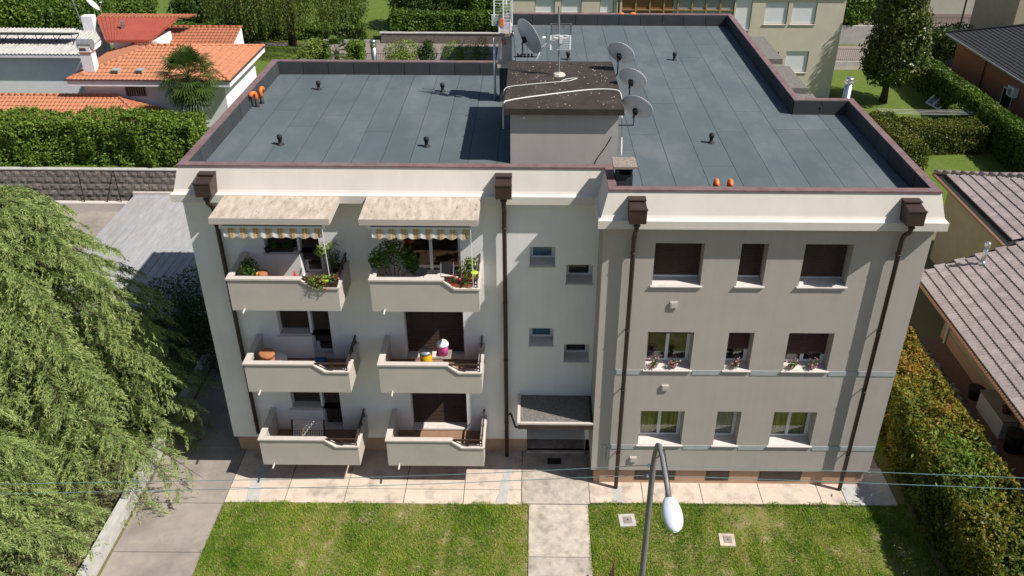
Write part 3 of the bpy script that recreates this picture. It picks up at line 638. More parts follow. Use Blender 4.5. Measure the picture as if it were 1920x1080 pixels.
# ------------------------------------------------------------------ lawn blades
def grass(name, label, x0, x1, y0, y1, dens, hmin, hmax, mat, z=.012, holes=()):
    n = int((x1-x0)*(y1-y0)*dens); P = np.stack([RNG.uniform(x0, x1, n), RNG.uniform(y0, y1, n), np.full(n, z)], 1)
    keep = RNG.random(n) < np.clip(.66 + lump(P, 1.7, 3)*.35 + lump(P, 5.0, 4)*.45, .08, 1)
    keep &= (P[:, 1] < y1-.05+.09*lump(P*3, 1.6, 41)+.05*lump(P, 9, 42)) & (P[:, 0] > x0+.03-.05*lump(P, 4, 43)) & (P[:, 0] < x1-.03+.05*lump(P, 4, 44))
    for hx0, hx1, hy0, hy1 in holes: keep &= ~((P[:, 0] > hx0) & (P[:, 0] < hx1) & (P[:, 1] > hy0) & (P[:, 1] < hy1))
    P = P[keep]; n = len(P)
    # ragged edges creep over the paving a little
    a = RNG.uniform(0, 6.283, n); h = RNG.uniform(hmin, hmax, n)*(1+.35*lump(P, 2.2, 5)); t = RNG.uniform(.2, 1.0, n)*h
    dx, dy = np.cos(a), np.sin(a); w_ = RNG.uniform(.006, .014, n)
    V = np.stack([P + np.stack([-dy*w_, dx*w_, 0*w_], 1), P + np.stack([dy*w_, -dx*w_, 0*w_], 1), P + np.stack([dx*t, dy*t, h], 1)], 1).reshape(-1, 3)
    sh = np.clip(RNG.normal(.45, .22, n) + lump(P, 1.3, 8)*.18 + lump(P, 4.2, 9)*.22 + lump(P, 11, 10)*.15, 0, 1)
    o = np_mesh(name, V, np.arange(3*n).reshape(n, 3), mat, None, np.repeat(sh, 3)); return tag(o, label, 'grass', kind='stuff')
grass('lawn_grass', 'sunlit weedy lawn left of the entrance path', -12.05, -1.98, -6.2, -.88, 2900, .03, .09, L_grass)
grass('lawn_grass', 'weedy lawn with two manhole covers right of the path', -.19, 10.3, -6.2, -.77, 2900, .03, .09, L_grass, holes=((.82, 1.36, -1.92, -1.3), (3.88, 4.4, -2.72, -2.12)))
grass('lawn_grass', 'rough shaded grass between the building and the right hedge', 9.98, 14.0, .5, 9.0, 500, .04, .12, L_grass)

# ------------------------------------------------------------------ manholes, lamp, cables, gate
def manhole(x, y, w, d, lab, tilt):
    root = thing('manhole_cover', lab, 'manhole', (x, y, .012)); mb = MB(); R3 = Matrix.Rotation(tilt, 3, 'Z')
    mb.obox((x, y, .02), (w, d, .05), R3); mb.build('surround', m_cement if w > .5 else m_concrete, root)
    mb = MB(); mb.obox((x+.02, y, .05), (w*.52, d*.55, .02), R3); mb.build('lid', m_drive, root)
    mb = MB(); mb.lathe((x+.02, y, .06), [(.025, 0), (.025, .012), (0, .012)], 10); mb.build('lifting_eye', m_brownmetal, root)
manhole(1.09, -1.62, .52, .52, 'square manhole with pale cement surround in the lawn near the downpipe', .08)
manhole(4.13, -2.41, .48, .50, 'worn concrete manhole cover set in the right lawn', -.06)
LX, LY = .50, -8.35
lamp = thing('street_lamp', 'grey curved arm street lamp with pale blue oval head in front', 'street lamp', (LX, LY, 0))
arc = [(LX, LY, 0), (LX, LY, 3), (LX, LY, 6), (LX, LY, 8.35)]
for i in range(1, 9):
    a = math.radians(i*20); arc.append((LX+.03*i/8, LY-.42*(1-math.cos(a)), 8.35+.95*math.sin(a) if i <= 4 else 9.0-.13*(i-4)/4))
arc = arc[:8] + [(LX+.05, LY-.62, 9.22), (LX+.08, LY-1.0, 9.06), (LX+.10, LY-1.4, 8.93)]
mb = MB(); mb.tube(arc, [.075, .07, .065, .06]+[.055]*(len(arc)-4), 12); mb.build('pole', m_pole, lamp, True)
hd = Vector((LX+.11, LY-1.76, 8.90)); mb = MB(); rings = []
for i in range(13):
    t = i/12; y = .46*(1-2*t); wd = .19*(max(0, 1-abs(2*t-1.0)**2.6))**.5*(.80+.20*min(1, t*2.2)) if 0 < i < 12 else .04
    rings.append((y, wd))
n = 14; base = len(mb.v)
for y, wd in rings:
    for j in range(n):
        a = 2*math.pi*j/n; mb.v.append((hd.x+wd*math.cos(a), hd.y+y, hd.z+(wd*.55 if math.sin(a) > 0 else wd*.32)*math.sin(a)))
for i in range(len(rings)-1):
    for j in range(n):
        j2 = (j+1) % n; mb.f.append((base+i*n+j, base+i*n+j2, base+(i+1)*n+j2, base+(i+1)*n+j)); mb.mi.append(0)
mb.f.append(tuple(base+j for j in range(n))); mb.f.append(tuple(base+(len(rings)-1)*n+j for j in reversed(range(n)))); mb.mi += [0, 0]
mb.build('lamp_head', m_lamphead, lamp, True)
mb = MB(); mb.tube([(hd.x-.02, hd.y+.36, hd.z), (hd.x-.015, hd.y+.52, hd.z+.02)], [.06, .05], 10)
for dx in (-.03, .03): mb.lathe((hd.x+dx, hd.y-.02, hd.z+.095), [(.012, 0), (.012, .006), (0, .006)], 8)
mb.build('clamp', m_pole, lamp)
mb = MB(); mb.tube([(LX+.045, LY-.1, 8.75), (LX+.09, LY-.5, 9.33), (LX+.12, LY-1.0, 9.10), (LX+.12, LY-1.4, 8.97)], .012, 6); mb.build('feed_wire', m_blackp, lamp)
def wire(px, label, yy=LY, r=.0065):
    P = [at(x, y, Y=yy) for x, y in px]; a, b = P[0], P[-1]; P = [a+(a-P[1])*3] + P + [b+(b-P[-2])*3]
    return cable('overhead_wire', P, r, m_cable, label)
wire([(60, 907), (697, 895), (1110, 878), (1207, 873), (1290, 875), (1600, 884), (1915, 896)], 'upper of two teal overhead wires crossing before the building')
wire([(60, 925), (697, 911), (1110, 895), (1211, 892), (1290, 894), (1600, 905), (1915, 917)], 'lower of two teal overhead wires crossing before the building')
for z in (at(1207, 873, Y=LY).z, at(1211, 892, Y=LY).z):
    mb = MB(); mb.lathe((LX-.09, LY, z-.04), [(.02, 0), (.035, .02), (.035, .05), (.02, .08)], 8); mb.bar((LX-.09, LY, z-.03), (LX, LY, z-.03), .02, .02); mb.build('insulator', m_whitep, lamp)
gt = thing('garden_gate', 'dark red iron gate standing open beside the entrance path', 'gate', (.2, -4.4, 0)); mb = MB()
for i in range(9): mb.tube([(.12+.04*i, -5.1+.12*i, .08), (.12+.04*i, -5.1+.12*i, 1.02)], .011, 6)
mb.build('pickets', M('gate_red', (.12, .035, .03), (.08, .03, .025), 9, .7), gt)
mb = MB(); mb.bar((.10, -5.15, .95), (.46, -4.08, .95), .03, .03); mb.bar((.10, -5.15, .15), (.46, -4.08, .15), .03, .03); mb.build('rails', m_brownmetal, gt)

# ------------------------------------------------------------------ low wall by the drive, cedar, oleander
dw = thing('boundary_wall', 'low whitewashed wall along the driveway under the cedar', 'wall', (-14.95, 0, 0))
mb = MB(); mb.box(-15.05, -14.85, -9, 9.4, 0, .52); mb.build('masonry', m_cement, dw)
mb = MB(); mb.box(-15.09, -14.81, -9, 9.4, .522, .58); mb.build('coping', m_cement, dw)
def cedar(base, H, R, label, nb=300):
    root = thing('cedar_tree', label, 'tree', base); b = np.array(base)
    mb = MB(); mb.tube([tuple(b+np.array(p)) for p in ((0, 0, 0), (.05, 0, H*.3), (-.05, .05, H*.65), (0, 0, H*.97))], [.34, .27, .16, .03], 10)
    bp = []; bd = []; bl = []; limbs = MB()
    Vs = []; SH = []
    for i in range(nb):
        t = (i+.5)/nb; z = H*(.10+.88*t**.92); rr = R*(1-t)**.40*random.uniform(.70, 1.05)+.3; a = i*2.39996+random.uniform(-.25, .25)
        rise = (.10+.35*t)*rr; pts = []
        for s in np.linspace(0, 1, 9):
            r = rr*s; zz = z + rise*math.sin(s*2.0)*.8 - rr*.34*s**2.6
            pts.append((math.cos(a)*r, math.sin(a)*r, zz))
        pts = np.array(pts)+b; pts[:, 2] = np.maximum(pts[:, 2], b[2]+.25)
        limbs.tube([tuple(p) for p in pts], list(np.linspace(.028+.022*(1-t), .004, 9)), 4, cap=False)
        seg = pts[1:]-pts[:-1]; m = int(12+rr*13)
        ss = np.sort(RNG.random(m)**.75); idx = np.minimum((ss*8).astype(int), 7); fr = ss*8-idx
        P0 = pts[idx]+seg[idx]*fr[:, None]; D = unit(seg[idx]); side = unit(np.cross(D, np.array([0, 0, 1.]))); sg = np.where(RNG.random(m) < .5, -1., 1.)[:, None]
        tl = (RNG.uniform(.40, .95, m)*(.55+.5*(1-ss))*min(1, .45+rr*.16))[:, None]
        K = 12
        for k in range(K):   # sprays of needles along each drooping twig
            u = (k+RNG.random((m, 1)))/K
            c = P0 + (D*.62+side*sg*.78)*tl*u + np.array([0, 0, 1.])*(.10*tl*u - tl*.50*u**2.4) + RNG.normal(0, .02, (m, 3))
            dirv = unit((D*.62+side*sg*.78) + np.array([0, 0, 1.])*(.12-.75*u) + RNG.normal(0, .26, (m, 3)))
            for q in range(3):
                dv = unit(dirv+RNG.normal(0, .38, (m, 3))); ln = RNG.uniform(.05, .13, (m, 1)); wv = unit(np.cross(dv, RNG.normal(0, 1, (m, 3))))*RNG.uniform(.008, .016, (m, 1))
                Vs.append(np.stack([c-wv*.6, c+wv, c+dv*ln+wv*.3+np.array([0, 0, -.012]), c+dv*ln-wv*.3+np.array([0, 0, -.012])], 1).reshape(-1, 3))
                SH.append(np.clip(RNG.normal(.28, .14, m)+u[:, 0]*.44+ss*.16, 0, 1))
    limbs.v, limbs.f = limbs.v, limbs.f
    base_i = len(mb.v); mb.v += limbs.v; mb.f += [tuple(j+base_i for j in f) for f in limbs.f]; mb.mi += limbs.mi
    mb.build('trunk', m_bark, root, True)
    V = np.concatenate(Vs); nq = len(V)//4; SH = np.concatenate(SH)
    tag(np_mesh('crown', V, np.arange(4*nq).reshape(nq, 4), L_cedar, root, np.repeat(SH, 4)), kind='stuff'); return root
cedar((-18.1, 1.2, 0), 9.9, 5.15, 'large drooping light green cedar filling the left side')
cedar((-18.6, -4.6, 0), 8.2, 4.2, 'smaller cedar half out of view at lower left', 210)
ol = tree('oleander_bush', 'dark oleander bush with pale pink flowers behind the drive', 'shrub', (-14.0, 7.3, 0), 1.5, [(-.8, 0, 1.5, 1.2, 1.2, 1.2), (.5, .6, 1.6, 1.0, 1.1, 1.2), (-.2, -.9, 1.2, 1.2, 1.0, 1.1), (-1.5, .8, 1.7, 1.0, 1.0, 1.2), (-1.9, 1.9, 1.8, 1.1, 1.1, 1.2), (-2.6, .2, 1.4, 1.2, 1.3, 1.3), (-3.2, 1.6, 1.5, 1.2, 1.1, 1.2), (-2.4, -1.6, 1.2, 1.1, 1.2, 1.1)], L_dark, 9500, .12, .24, .08, aspect=.25)
P = np.array([-13.9, 6.4, 0.9])+RNG.normal(0, 1, (260, 3))*np.array([.55, .5, .45]); P[:, 2] = np.abs(P[:, 2]); tag(leaves('blossom', P, RNG.normal(0, 1, (260, 3)), .05, .09, L_palepink, ol, .9), kind='stuff')

# ------------------------------------------------------------------ garage, block wall, terrace
ga = thing('garage_block', 'low garage with long grey metal sheet roof behind the cedar', 'garage', (-19, 16, 0))
mb = MB(); mb.box(-23.6, -13.2, 9.9, 22.0, 0, .42); mb.build('wall', m_cement, ga)
nx = 9
for i in range(nx):
    a, b = -23.8+i*1.2, -23.8+(i+1)*1.2; mb = MB()
    mb.hexa([(a+.006, 9.6, .44), (b-.006, 9.6, .44), (b-.006, 21.85, .50), (a+.006, 21.85, .50), (a+.006, 9.6, .50), (b-.006, 9.6, .50), (b-.006, 21.85, .56), (a+.006, 21.85, .56)])
    mb.box(b-.03, b+.03, 9.6, 21.8, .555, .585); 
    for q in (.4, .8): mb.box(a+q-.02, a+q+.02, 9.6, 21.8, .552, .568)
    mb.build('roof_sheet', m_garage, ga)
mb = MB(); mb.face([(-70, 21.99, 1.95), (-18.0, 21.99, 1.95), (-18.0, 46.5, 1.95), (-70, 46.5, 1.95)]); mb.face([(-18.0, 21.99, 0), (-18.0, 46.5, 0), (-18.0, 46.5, 1.95), (-18.0, 21.99, 1.95)]); mb.face([(-70, 46.5, 0), (-18.0, 46.5, 0), (-18.0, 46.5, 1.95), (-70, 46.5, 1.95)]); struct(mb.build('terrace', m_lawn_far))
bw = thing('block_wall', 'rock faced concrete block retaining wall below the left hedge', 'wall', (-26, 21.85, 0))
mb = MB(); mb.box(-45, -12.7, 21.78, 21.985, 0, 1.93); mb.build('mortar', M('mortar', (.13, .115, .10), rough=.95), bw)
bm = []
for v in range(4):     # four rough faced block meshes, shared
    mb = MB(); r = random.Random(v); nx_, nz_ = 4, 3; W, Hh = .47, .368
    g_ = [[(-W/2+W*i/nx_, -(.03+(r.uniform(.0, .055) if 0 < i < nx_ and 0 < j < nz_ else .0)), Hh*j/nz_) for i in range(nx_+1)] for j in range(nz_+1)]
    for j in range(nz_):
        for i in range(nx_): mb.face([g_[j][i], g_[j][i+1], g_[j+1][i+1], g_[j+1][i]])
    mb.face([(-W/2, 0, 0), (-W/2, -.03, 0), (-W/2, -.03, Hh), (-W/2, 0, Hh)]); mb.face([(W/2, -.03, 0), (W/2, 0, 0), (W/2, 0, Hh), (W/2, -.03, Hh)]); mb.face([(-W/2, -.03, Hh), (W/2, -.03, Hh), (W/2, 0, Hh), (-W/2, 0, Hh)])
    bm.append(mb)
protos = []
for mb in bm:
    me = bpy.data.meshes.new('block'); me.from_pydata(mb.v, [], mb.f); me.materials.append(m_block); protos.append(me)
for j in range(5):
    for i in range(40):
        o = bpy.data.objects.new('block', random.choice(protos)); COL.objects.link(o); o.parent = bw
        o.location = Vector((-33+.49*i+(.245 if j % 2 else 0), 21.775-random.uniform(0, .02), .005+j*.386)) - bw.location
mb = MB(); mb.box(-45, -12.7, 21.70, 22.0, 1.94, 1.99); mb.build('coping', m_cement, bw)
mb = MB(); mb.box(-45, -23.9, 20.6, 20.95, 0, .5); mb.box(-23.85, -12.7, 21.55, 21.69, 0, .72); tag(mb.build('kerb_wall', m_cap), 'pale low kerb wall in front of the block wall', 'kerb')
sheet('yard', -45, -23.85, 2, 20.6, .012, m_drive)
# slim steel posts of an old wire fence
fr = thing('wire_fence', 'thin dark steel fence posts and wires before the block wall', 'fence', (-24.5, 20.8, 0))
for x, dx in ((-26.2, .1), (-25.0, .75), (-24.2, .0)):
    mb = MB(); mb.tube([(x, 20.8, .4), (x+dx, 20.8, 2.3)], .03, 6); mb.build('post', m_blackp, fr)
mb = MB()
for z in (1.0, 1.5, 2.0): mb.tube([(-33, 20.8, z), (-24.2, 20.8, z)], .008, 4)
mb.build('wire', m_galv, fr)
hedge('tall clipped light green privet hedge above the block wall', -42, -20.2, 22.25, 24.4, 1.95, 4.45, L_privet, 210, .08, .21, .22)

# ------------------------------------------------------------------ tiled roofs
def tile_plane(parent, a, b, c, d, mat, cw=.22, ch=.36, clip=None, name='tiles', amp=.045):
    """corrugated courses on quad a-b (eave, left to right) d-c (top); joined relief"""
    a, b, c, d = (Vector(p) for p in (a, b, c, d)); n = (b-a).cross(d-a).normalized()
    if n.z < 0: n = -n
    nu, nv = max(1, int((b-a).length/cw)), max(1, int(((d-a).length)/ch)); V = []; Fc = []
    K = 4
    for j in range(nv):
        for i in range(nu):
            u0, u1, v0, v1 = i/nu, (i+1)/nu, j/nv, (j+1.12)/nv; v1 = min(v1, 1.0); base = len(V)
            pm = a.lerp(b, (u0+u1)/2).lerp(d.lerp(c, (u0+u1)/2), (v0+min(v1, 1))/2)
            if clip and not clip(pm): continue
            for vv, lift in ((v0, .035), (v1, .0)):
                for k in range(K+1):
                    u = u0+(u1-u0)*k/K; p = a.lerp(b, u).lerp(d.lerp(c, u), vv); hgt = amp*math.sin(math.pi*k/K) + lift; V.append(p+n*hgt)
            for k in range(K): Fc.append((base+k, base+k+1, base+K+2+k, base+K+1+k))
            V.append(a.lerp(b, u0).lerp(d.lerp(c, u0), v0)-n*.01); V.append(a.lerp(b, u1).lerp(d.lerp(c, u1), v0)-n*.01)
            e = base+2*(K+1); Fc.append((e, e+1, base+K, base)) 
    return tag(np_mesh(name, [tuple(v) for v in V], Fc, mat, parent), kind='stuff')
def ridge_caps(parent, a, b, mat, r=.11, step=.38):
    a, b = Vector(a), Vector(b); n = max(1, int((b-a).length/step)); mb = MB()
    for i in range(n): p, q = a.lerp(b, i/n), a.lerp(b, (i+1.1)/n); mb.tube([p, q], [r, r*.82], 8)
    return mb.build('ridge_tiles', mat, parent, True)
def hip(parent, x0, x1, y0, y1, z, slope, mat, faces='FLRB', cw=.24, ch=.38, th=.36, fmat=None, ridge=None):
    d = (y1-y0)/2; zr = z+slope*d; ra, rb = (x0+d, (y0+y1)/2, zr), (x1-d, (y0+y1)/2, zr)
    mb = MB(); mb.box(x0, x1, y0, y1, z-th, z-.012); mb.build('fascia_board', fmat or m_hwhite, parent)
    mb = MB(); q = -.02
    for f in ([(x0, y0, z+q), (x1, y0, z+q), (rb[0], rb[1], zr+q), (ra[0], ra[1], zr+q)], [(x1, y1, z+q), (x0, y1, z+q), (ra[0], ra[1], zr+q), (rb[0], rb[1], zr+q)], [(x1, y0, z+q), (x1, y1, z+q), (rb[0], rb[1], zr+q)], [(x0, y1, z+q), (x0, y0, z+q), (ra[0], ra[1], zr+q)]): mb.face(f)
    mb.build('roof_boarding', m_terra_d, parent)
    if 'F' in faces: tile_plane(parent, (x0, y0, z), (x1, y0, z), (x1, y0+d, zr), (x0, y0+d, zr), mat, cw, ch, lambda p: p.x-x0 > (p.y-y0)-.05 and x1-p.x > (p.y-y0)-.05)
    if 'R' in faces: tile_plane(parent, (x1, y0, z), (x1, y1, z), (x1-d, y1, zr), (x1-d, y0, zr), mat, cw, ch, lambda p: p.y-y0 > (x1-p.x)-.05 and y1-p.y > (x1-p.x)-.05)
    if 'L' in faces: tile_plane(parent, (x0, y1, z), (x0, y0, z), (x0+d, y0, zr), (x0+d, y1, zr), mat, cw, ch, lambda p: p.y-y0 > (p.x-x0)-.05 and y1-p.y > (p.x-x0)-.05)
    if 'B' in faces: tile_plane(parent, (x1, y1, z), (x0, y1, z), (x0, y1-d, zr), (x1, y1-d, zr), mat, cw, ch, lambda p: p.x-x0 > (y1-p.y)-.05 and x1-p.x > (y1-p.y)-.05)
    for p, r_ in (((x0, y0, z), ra), ((x0, y1, z), ra), ((x1, y0, z), rb), ((x1, y1, z), rb), (ra, rb)): ridge_caps(parent, Vector(p)+Vector((0, 0, .03)), Vector(r_)+Vector((0, 0, .03)), mat)

# ------------------------------------------------------------------ white house with terracotta roofs (left)
LH = thing('villa', 'white villa with orange terracotta roofs beyond the left hedge', 'house', (-25, 31, 1.95))
mb = MB(); mb.box(-28.6, -20.3, 28.4, 34.6, 1.95, 4.63); mb.build('wall', m_hwhite, LH)
hip(LH, -29.2, -19.7, 27.75, 35.25, 5.0, .27, m_terra)
mb = MB()   # gutter
mb.box(-29.3, -19.62, 27.68, 27.745, 4.98, 5.05); mb.box(-19.69, -19.62, 27.75, 35.2, 4.98, 5.05); mb.build('gutter', M('gutter_brown', (.10, .05, .05), rough=.5), LH)
mb = MB(); mb.box(-26.2, -25.0, 28.37, 28.399, 3.85, 4.45); wv = mb.build('window', m_dark, LH)
mb = MB()
for i in range(9): mb.box(-26.15+i*.14, -26.12+i*.14, 28.33, 28.36, 3.87, 4.43)
mb.build('bars', m_galv, wv)
# skylights in the front slope
for px in (218, 263):
    p = at(px, 135, Z=5.25); mb = MB(); mb.box(p.x-.22, p.x+.22, p.y-.25, p.y+.25, 5.12, 5.42); sk = mb.build('skylight', M('lead', (.30, .30, .30), rough=.7), LH); mb = MB(); mb.box(p.x-.18, p.x+.18, p.y-.257, p.y-.2505, 5.17, 5.39); mb.build('pane', m_dark, sk)
# second terracotta slope behind
za, zb = 4.95, 5.6
pl, prr, ql, qr = at(277, 86, Z=za), at(430, 86, Z=za), at(300, 51, Z=zb), at(456, 51, Z=zb)
ya, yb2 = (pl.y+prr.y)/2, (ql.y+qr.y)/2; x0, x1 = ql.x, qr.x-.1
mb = MB(); mb.hexa([(x0, ya-1.5, za-.6), (x1, ya-1.5, za-.6), (x1, yb2, zb-.3), (x0, yb2, zb-.3), (x0, ya-1.5, za-.42), (x1, ya-1.5, za-.42), (x1, yb2, zb-.03), (x0, yb2, zb-.03)]); mb.build('roof_boarding', m_hwhite, LH)
tile_plane(LH, (x0, ya-1.5, za-.40), (x1, ya-1.5, za-.40), (x1, yb2, zb), (x0, yb2, zb), m_terra_d, .24, .38)
ridge_caps(LH, (x0, yb2, zb+.03), (x1, yb2, zb+.03), m_terra_d)
mb = MB(); mb.box(x0+.3, x1-.5, yb2-.3, yb2+1.5, 1.95, zb-.35); mb.build('wall', m_hwhite, LH)
# red sheet metal roof over a higher part
zf_, zk = 5.85, 6.5
a_, b_, c_, d_ = at(198, 76, Z=zf_), at(279, 76, Z=zf_), at(332, 33, Z=zk), at(182, 33, Z=zk)
mb = MB(); mb.hexa([a_-Vector((0, 0, .14)), b_-Vector((0, 0, .14)), c_-Vector((0, 0, .14)), d_-Vector((0, 0, .14)), a_, b_, c_, d_]); rs = mb.build('metal_roof', m_redmetal, LH)
mb = MB()
for i in range(19):
    t = i/18; mb.bar(a_.lerp(b_, t)+Vector((0, 0, .02)), d_.lerp(c_, t)+Vector((0, 0, .02)), .06, .05)
mb.build('seams', m_redmetal, rs)
mb = MB(); mb.box(a_.x+.2, b_.x+.3, a_.y+.5, c_.y-.3, 1.95, zf_-.16); mb.build('wall', m_hwhite, LH)
e_, f_, g2_, h2_ = at(180, 33, Z=6.5), at(352, 33, Z=6.5), at(370, 27, Z=6.55), at(190, 26, Z=6.55)
tile_plane(LH, e_, f_, g2_, h2_, m_terra_d, .24, .38)
mb = MB(); mb.face([e_-Vector((0, 0, .05)), f_-Vector((0, 0, .05)), g2_-Vector((0, 0, .05)), h2_-Vector((0, 0, .05))]); mb.build('roof_boarding', m_terra_d, LH)
p = at(230, 50, Z=6.3); mb = MB(); mb.tube([p-Vector((0, 0, .15)), p+Vector((0, 0, .35))], .13, 10); mb.build('vent_pipe', m_steel, LH)
# porch roof in front
yb3, zt = 28.2, 3.93; pr_ = at(220, 178, Y=yb3); slope = .30; dd = 2.8
mb = MB(); xr = pr_.x; mb.hexa([(-44, yb3-dd, zt-slope*dd-.2), (xr+dd, yb3-dd, zt-slope*dd-.2), (xr+dd, yb3, zt-slope*dd-.2), (-44, yb3, zt-slope*dd-.2), (-44, yb3-dd, zt-slope*dd-.02), (xr+dd, yb3-dd, zt-slope*dd-.02), (xr+dd, yb3, zt-slope*dd-.019), (-44, yb3, zt-slope*dd-.018)]); mb.build('fascia_board', m_hwhite, LH)
mb = MB(); mb.face([(-44, yb3-dd, zt-slope*dd-.015), (xr+dd, yb3-dd, zt-slope*dd-.015), (xr, yb3, zt-.02), (-44, yb3, zt-.02)]); mb.face([(xr+dd, yb3-dd, zt-slope*dd-.015), (xr+dd, yb3, zt-slope*dd-.015), (xr, yb3, zt-.02)]); mb.face([(-44, yb3, zt-.02), (xr, yb3, zt-.02), (xr+dd, yb3, zt-slope*dd-.015), (-44, yb3, zt-slope*dd-.015)]); mb.build('roof_boarding', m_terra_d, LH)
tile_plane(LH, (-40, yb3-dd, zt-slope*dd), (xr+dd, yb3-dd, zt-slope*dd), (xr+dd, yb3, zt), (-40, yb3, zt), m_terra, .24, .36, lambda p: (xr+dd-p.x) > (p.y-(yb3-dd))-.05)
tile_plane(LH, (xr+dd, yb3-dd, zt-slope*dd), (xr+dd, yb3, zt-slope*dd), (xr, yb3, zt), (xr, yb3-dd, zt), m_terra_d, .24, .36, lambda p: p.y-(yb3-dd) > (xr+dd-p.x)-.05)
ridge_caps(LH, (-40, yb3, zt+.03), (xr, yb3, zt+.03), m_terra); ridge_caps(LH, (xr, yb3, zt+.03), (xr+dd, yb3-dd, zt-slope*dd+.03), m_terra)
for x in (-38, -34, -30.5, -27): mb = MB(); mb.box(x-.15, x+.15, yb3-dd+.3, yb3-dd+.6, 1.95, zt-slope*dd-.2); mb.build('porch_post', m_hwhite, LH)
# flat wing with fibre cement roof, solar panel, chimney
ze = 5.5; e0, e1, k1 = at(-160, 102, Z=ze), at(155, 102, Z=ze), at(213, 54, Z=ze+.35)
mb = MB(); mb.box(e0.x, e1.x-.5, e1.y+.45, k1.y, 1.95, ze-.06); mb.build('wall', m_hwhite, LH)
mb = MB(); mb.box(e0.x, e1.x, e1.y-.02, e1.y+.1, ze-.22, ze-.02); mb.hexa([(e1.x-.02, e1.y+.1, ze-.22), (e1.x+.12, e1.y+.1, ze-.22), (e1.x+.12, k1.y, ze+.1), (e1.x-.02, k1.y, ze+.1), (e1.x-.02, e1.y+.1, ze-.02), (e1.x+.12, e1.y+.1, ze-.02), (e1.x+.12, k1.y, ze+.3), (e1.x-.02, k1.y, ze+.3)]); mb.build('fascia_board', m_hwhite, LH)
V = []; Fc = []; nxx = int((e1.x-e0.x)/.06)
for i in range(nxx+1):
    x = e0.x+(e1.x-e0.x)*i/nxx; h = .035*math.sin(i*math.pi/2.0); V += [(x, e1.y-.05, ze+.02+h), (x, k1.y, ze+.37+h)]
for i in range(nxx): Fc.append((2*i, 2*i+2, 2*i+3, 2*i+1))
np_mesh('corrugated_roof', V, Fc, m_fibre, LH, smooth=True)
s0, s1 = at(-60, 82, Z=ze+.15), at(135, 86, Z=ze+.15)
sp = thing('solar_collector', 'tilted dark solar collector on the corrugated white roof', 'solar panel', ((s0.x+s1.x)/2, s1.y, ze+.15))
nrm_ = 1.05
for i in range(3):
    xa = s0.x+(s1.x-s0.x)*i/3+.03; xb = s0.x+(s1.x-s0.x)*(i+1)/3-.03; mb = MB()
    mb.hexa([(xa, s1.y+.2, ze+.75), (xb, s1.y+.2, ze+.75), (xb, s1.y+1.3, ze+.55), (xa, s1.y+1.3, ze+.55), (xa, s1.y+.2, ze+.84), (xb, s1.y+.2, ze+.84), (xb, s1.y+1.3, ze+.64), (xa, s1.y+1.3, ze+.64)]); mb.build('panel', M('collector', (.02, .025, .035), rough=.2, spec=.6) if i == 0 else bpy.data.materials['collector'], sp)
mb = MB()
for i in range(7):
    mb = MB(); x = s0.x+(s1.x-s0.x)*i/6; mb.bar((x, s1.y+.25, ze+.1), (x, s1.y+.25, ze+.76), .03, .03); mb.bar((x, s1.y+.25, ze+.3), (x, s1.y+1.2, ze+.55), .03, .03); mb.build('support', m_blackp, sp)
cp = at(172, 143, Y=28.6); mb = MB(); mb.box(cp.x-.33, cp.x+.33, 28.5, 29.1, 4.9, 6.35); c0 = mb.build('chimney', m_hwhite, LH)
mb = MB(); mb.box(cp.x-.36, cp.x+.36, 28.46, 29.14, 6.352, 6.42); mb.build('flashing', m_terra_d, c0)
mb = MB(); mb.box(cp.x-.33, cp.x+.33, 28.5, 29.1, 6.422, 6.75); mb.build('chimney_pot', m_hwhite, c0)
mb = MB(); mb.box(cp.x-.28, cp.x+.1, 28.493, 28.4995, 6.5, 6.66); mb.build('opening', m_dark, c0)
mb = MB(); mb.tube([(cp.x-.40, 28.8, 6.80), (cp.x+.40, 28.8, 6.80)], .3, 12); mb.build('cowl', m_galv, c0)
# dish and aerial on the far chimney
pc = at(168, 42, Z=6.3); mb = MB(); mb.box(pc.x-.35, pc.x+.35, pc.y-.3, pc.y+.3, 5.6, 6.75); mb.build('chimney', m_hwhite, LH)
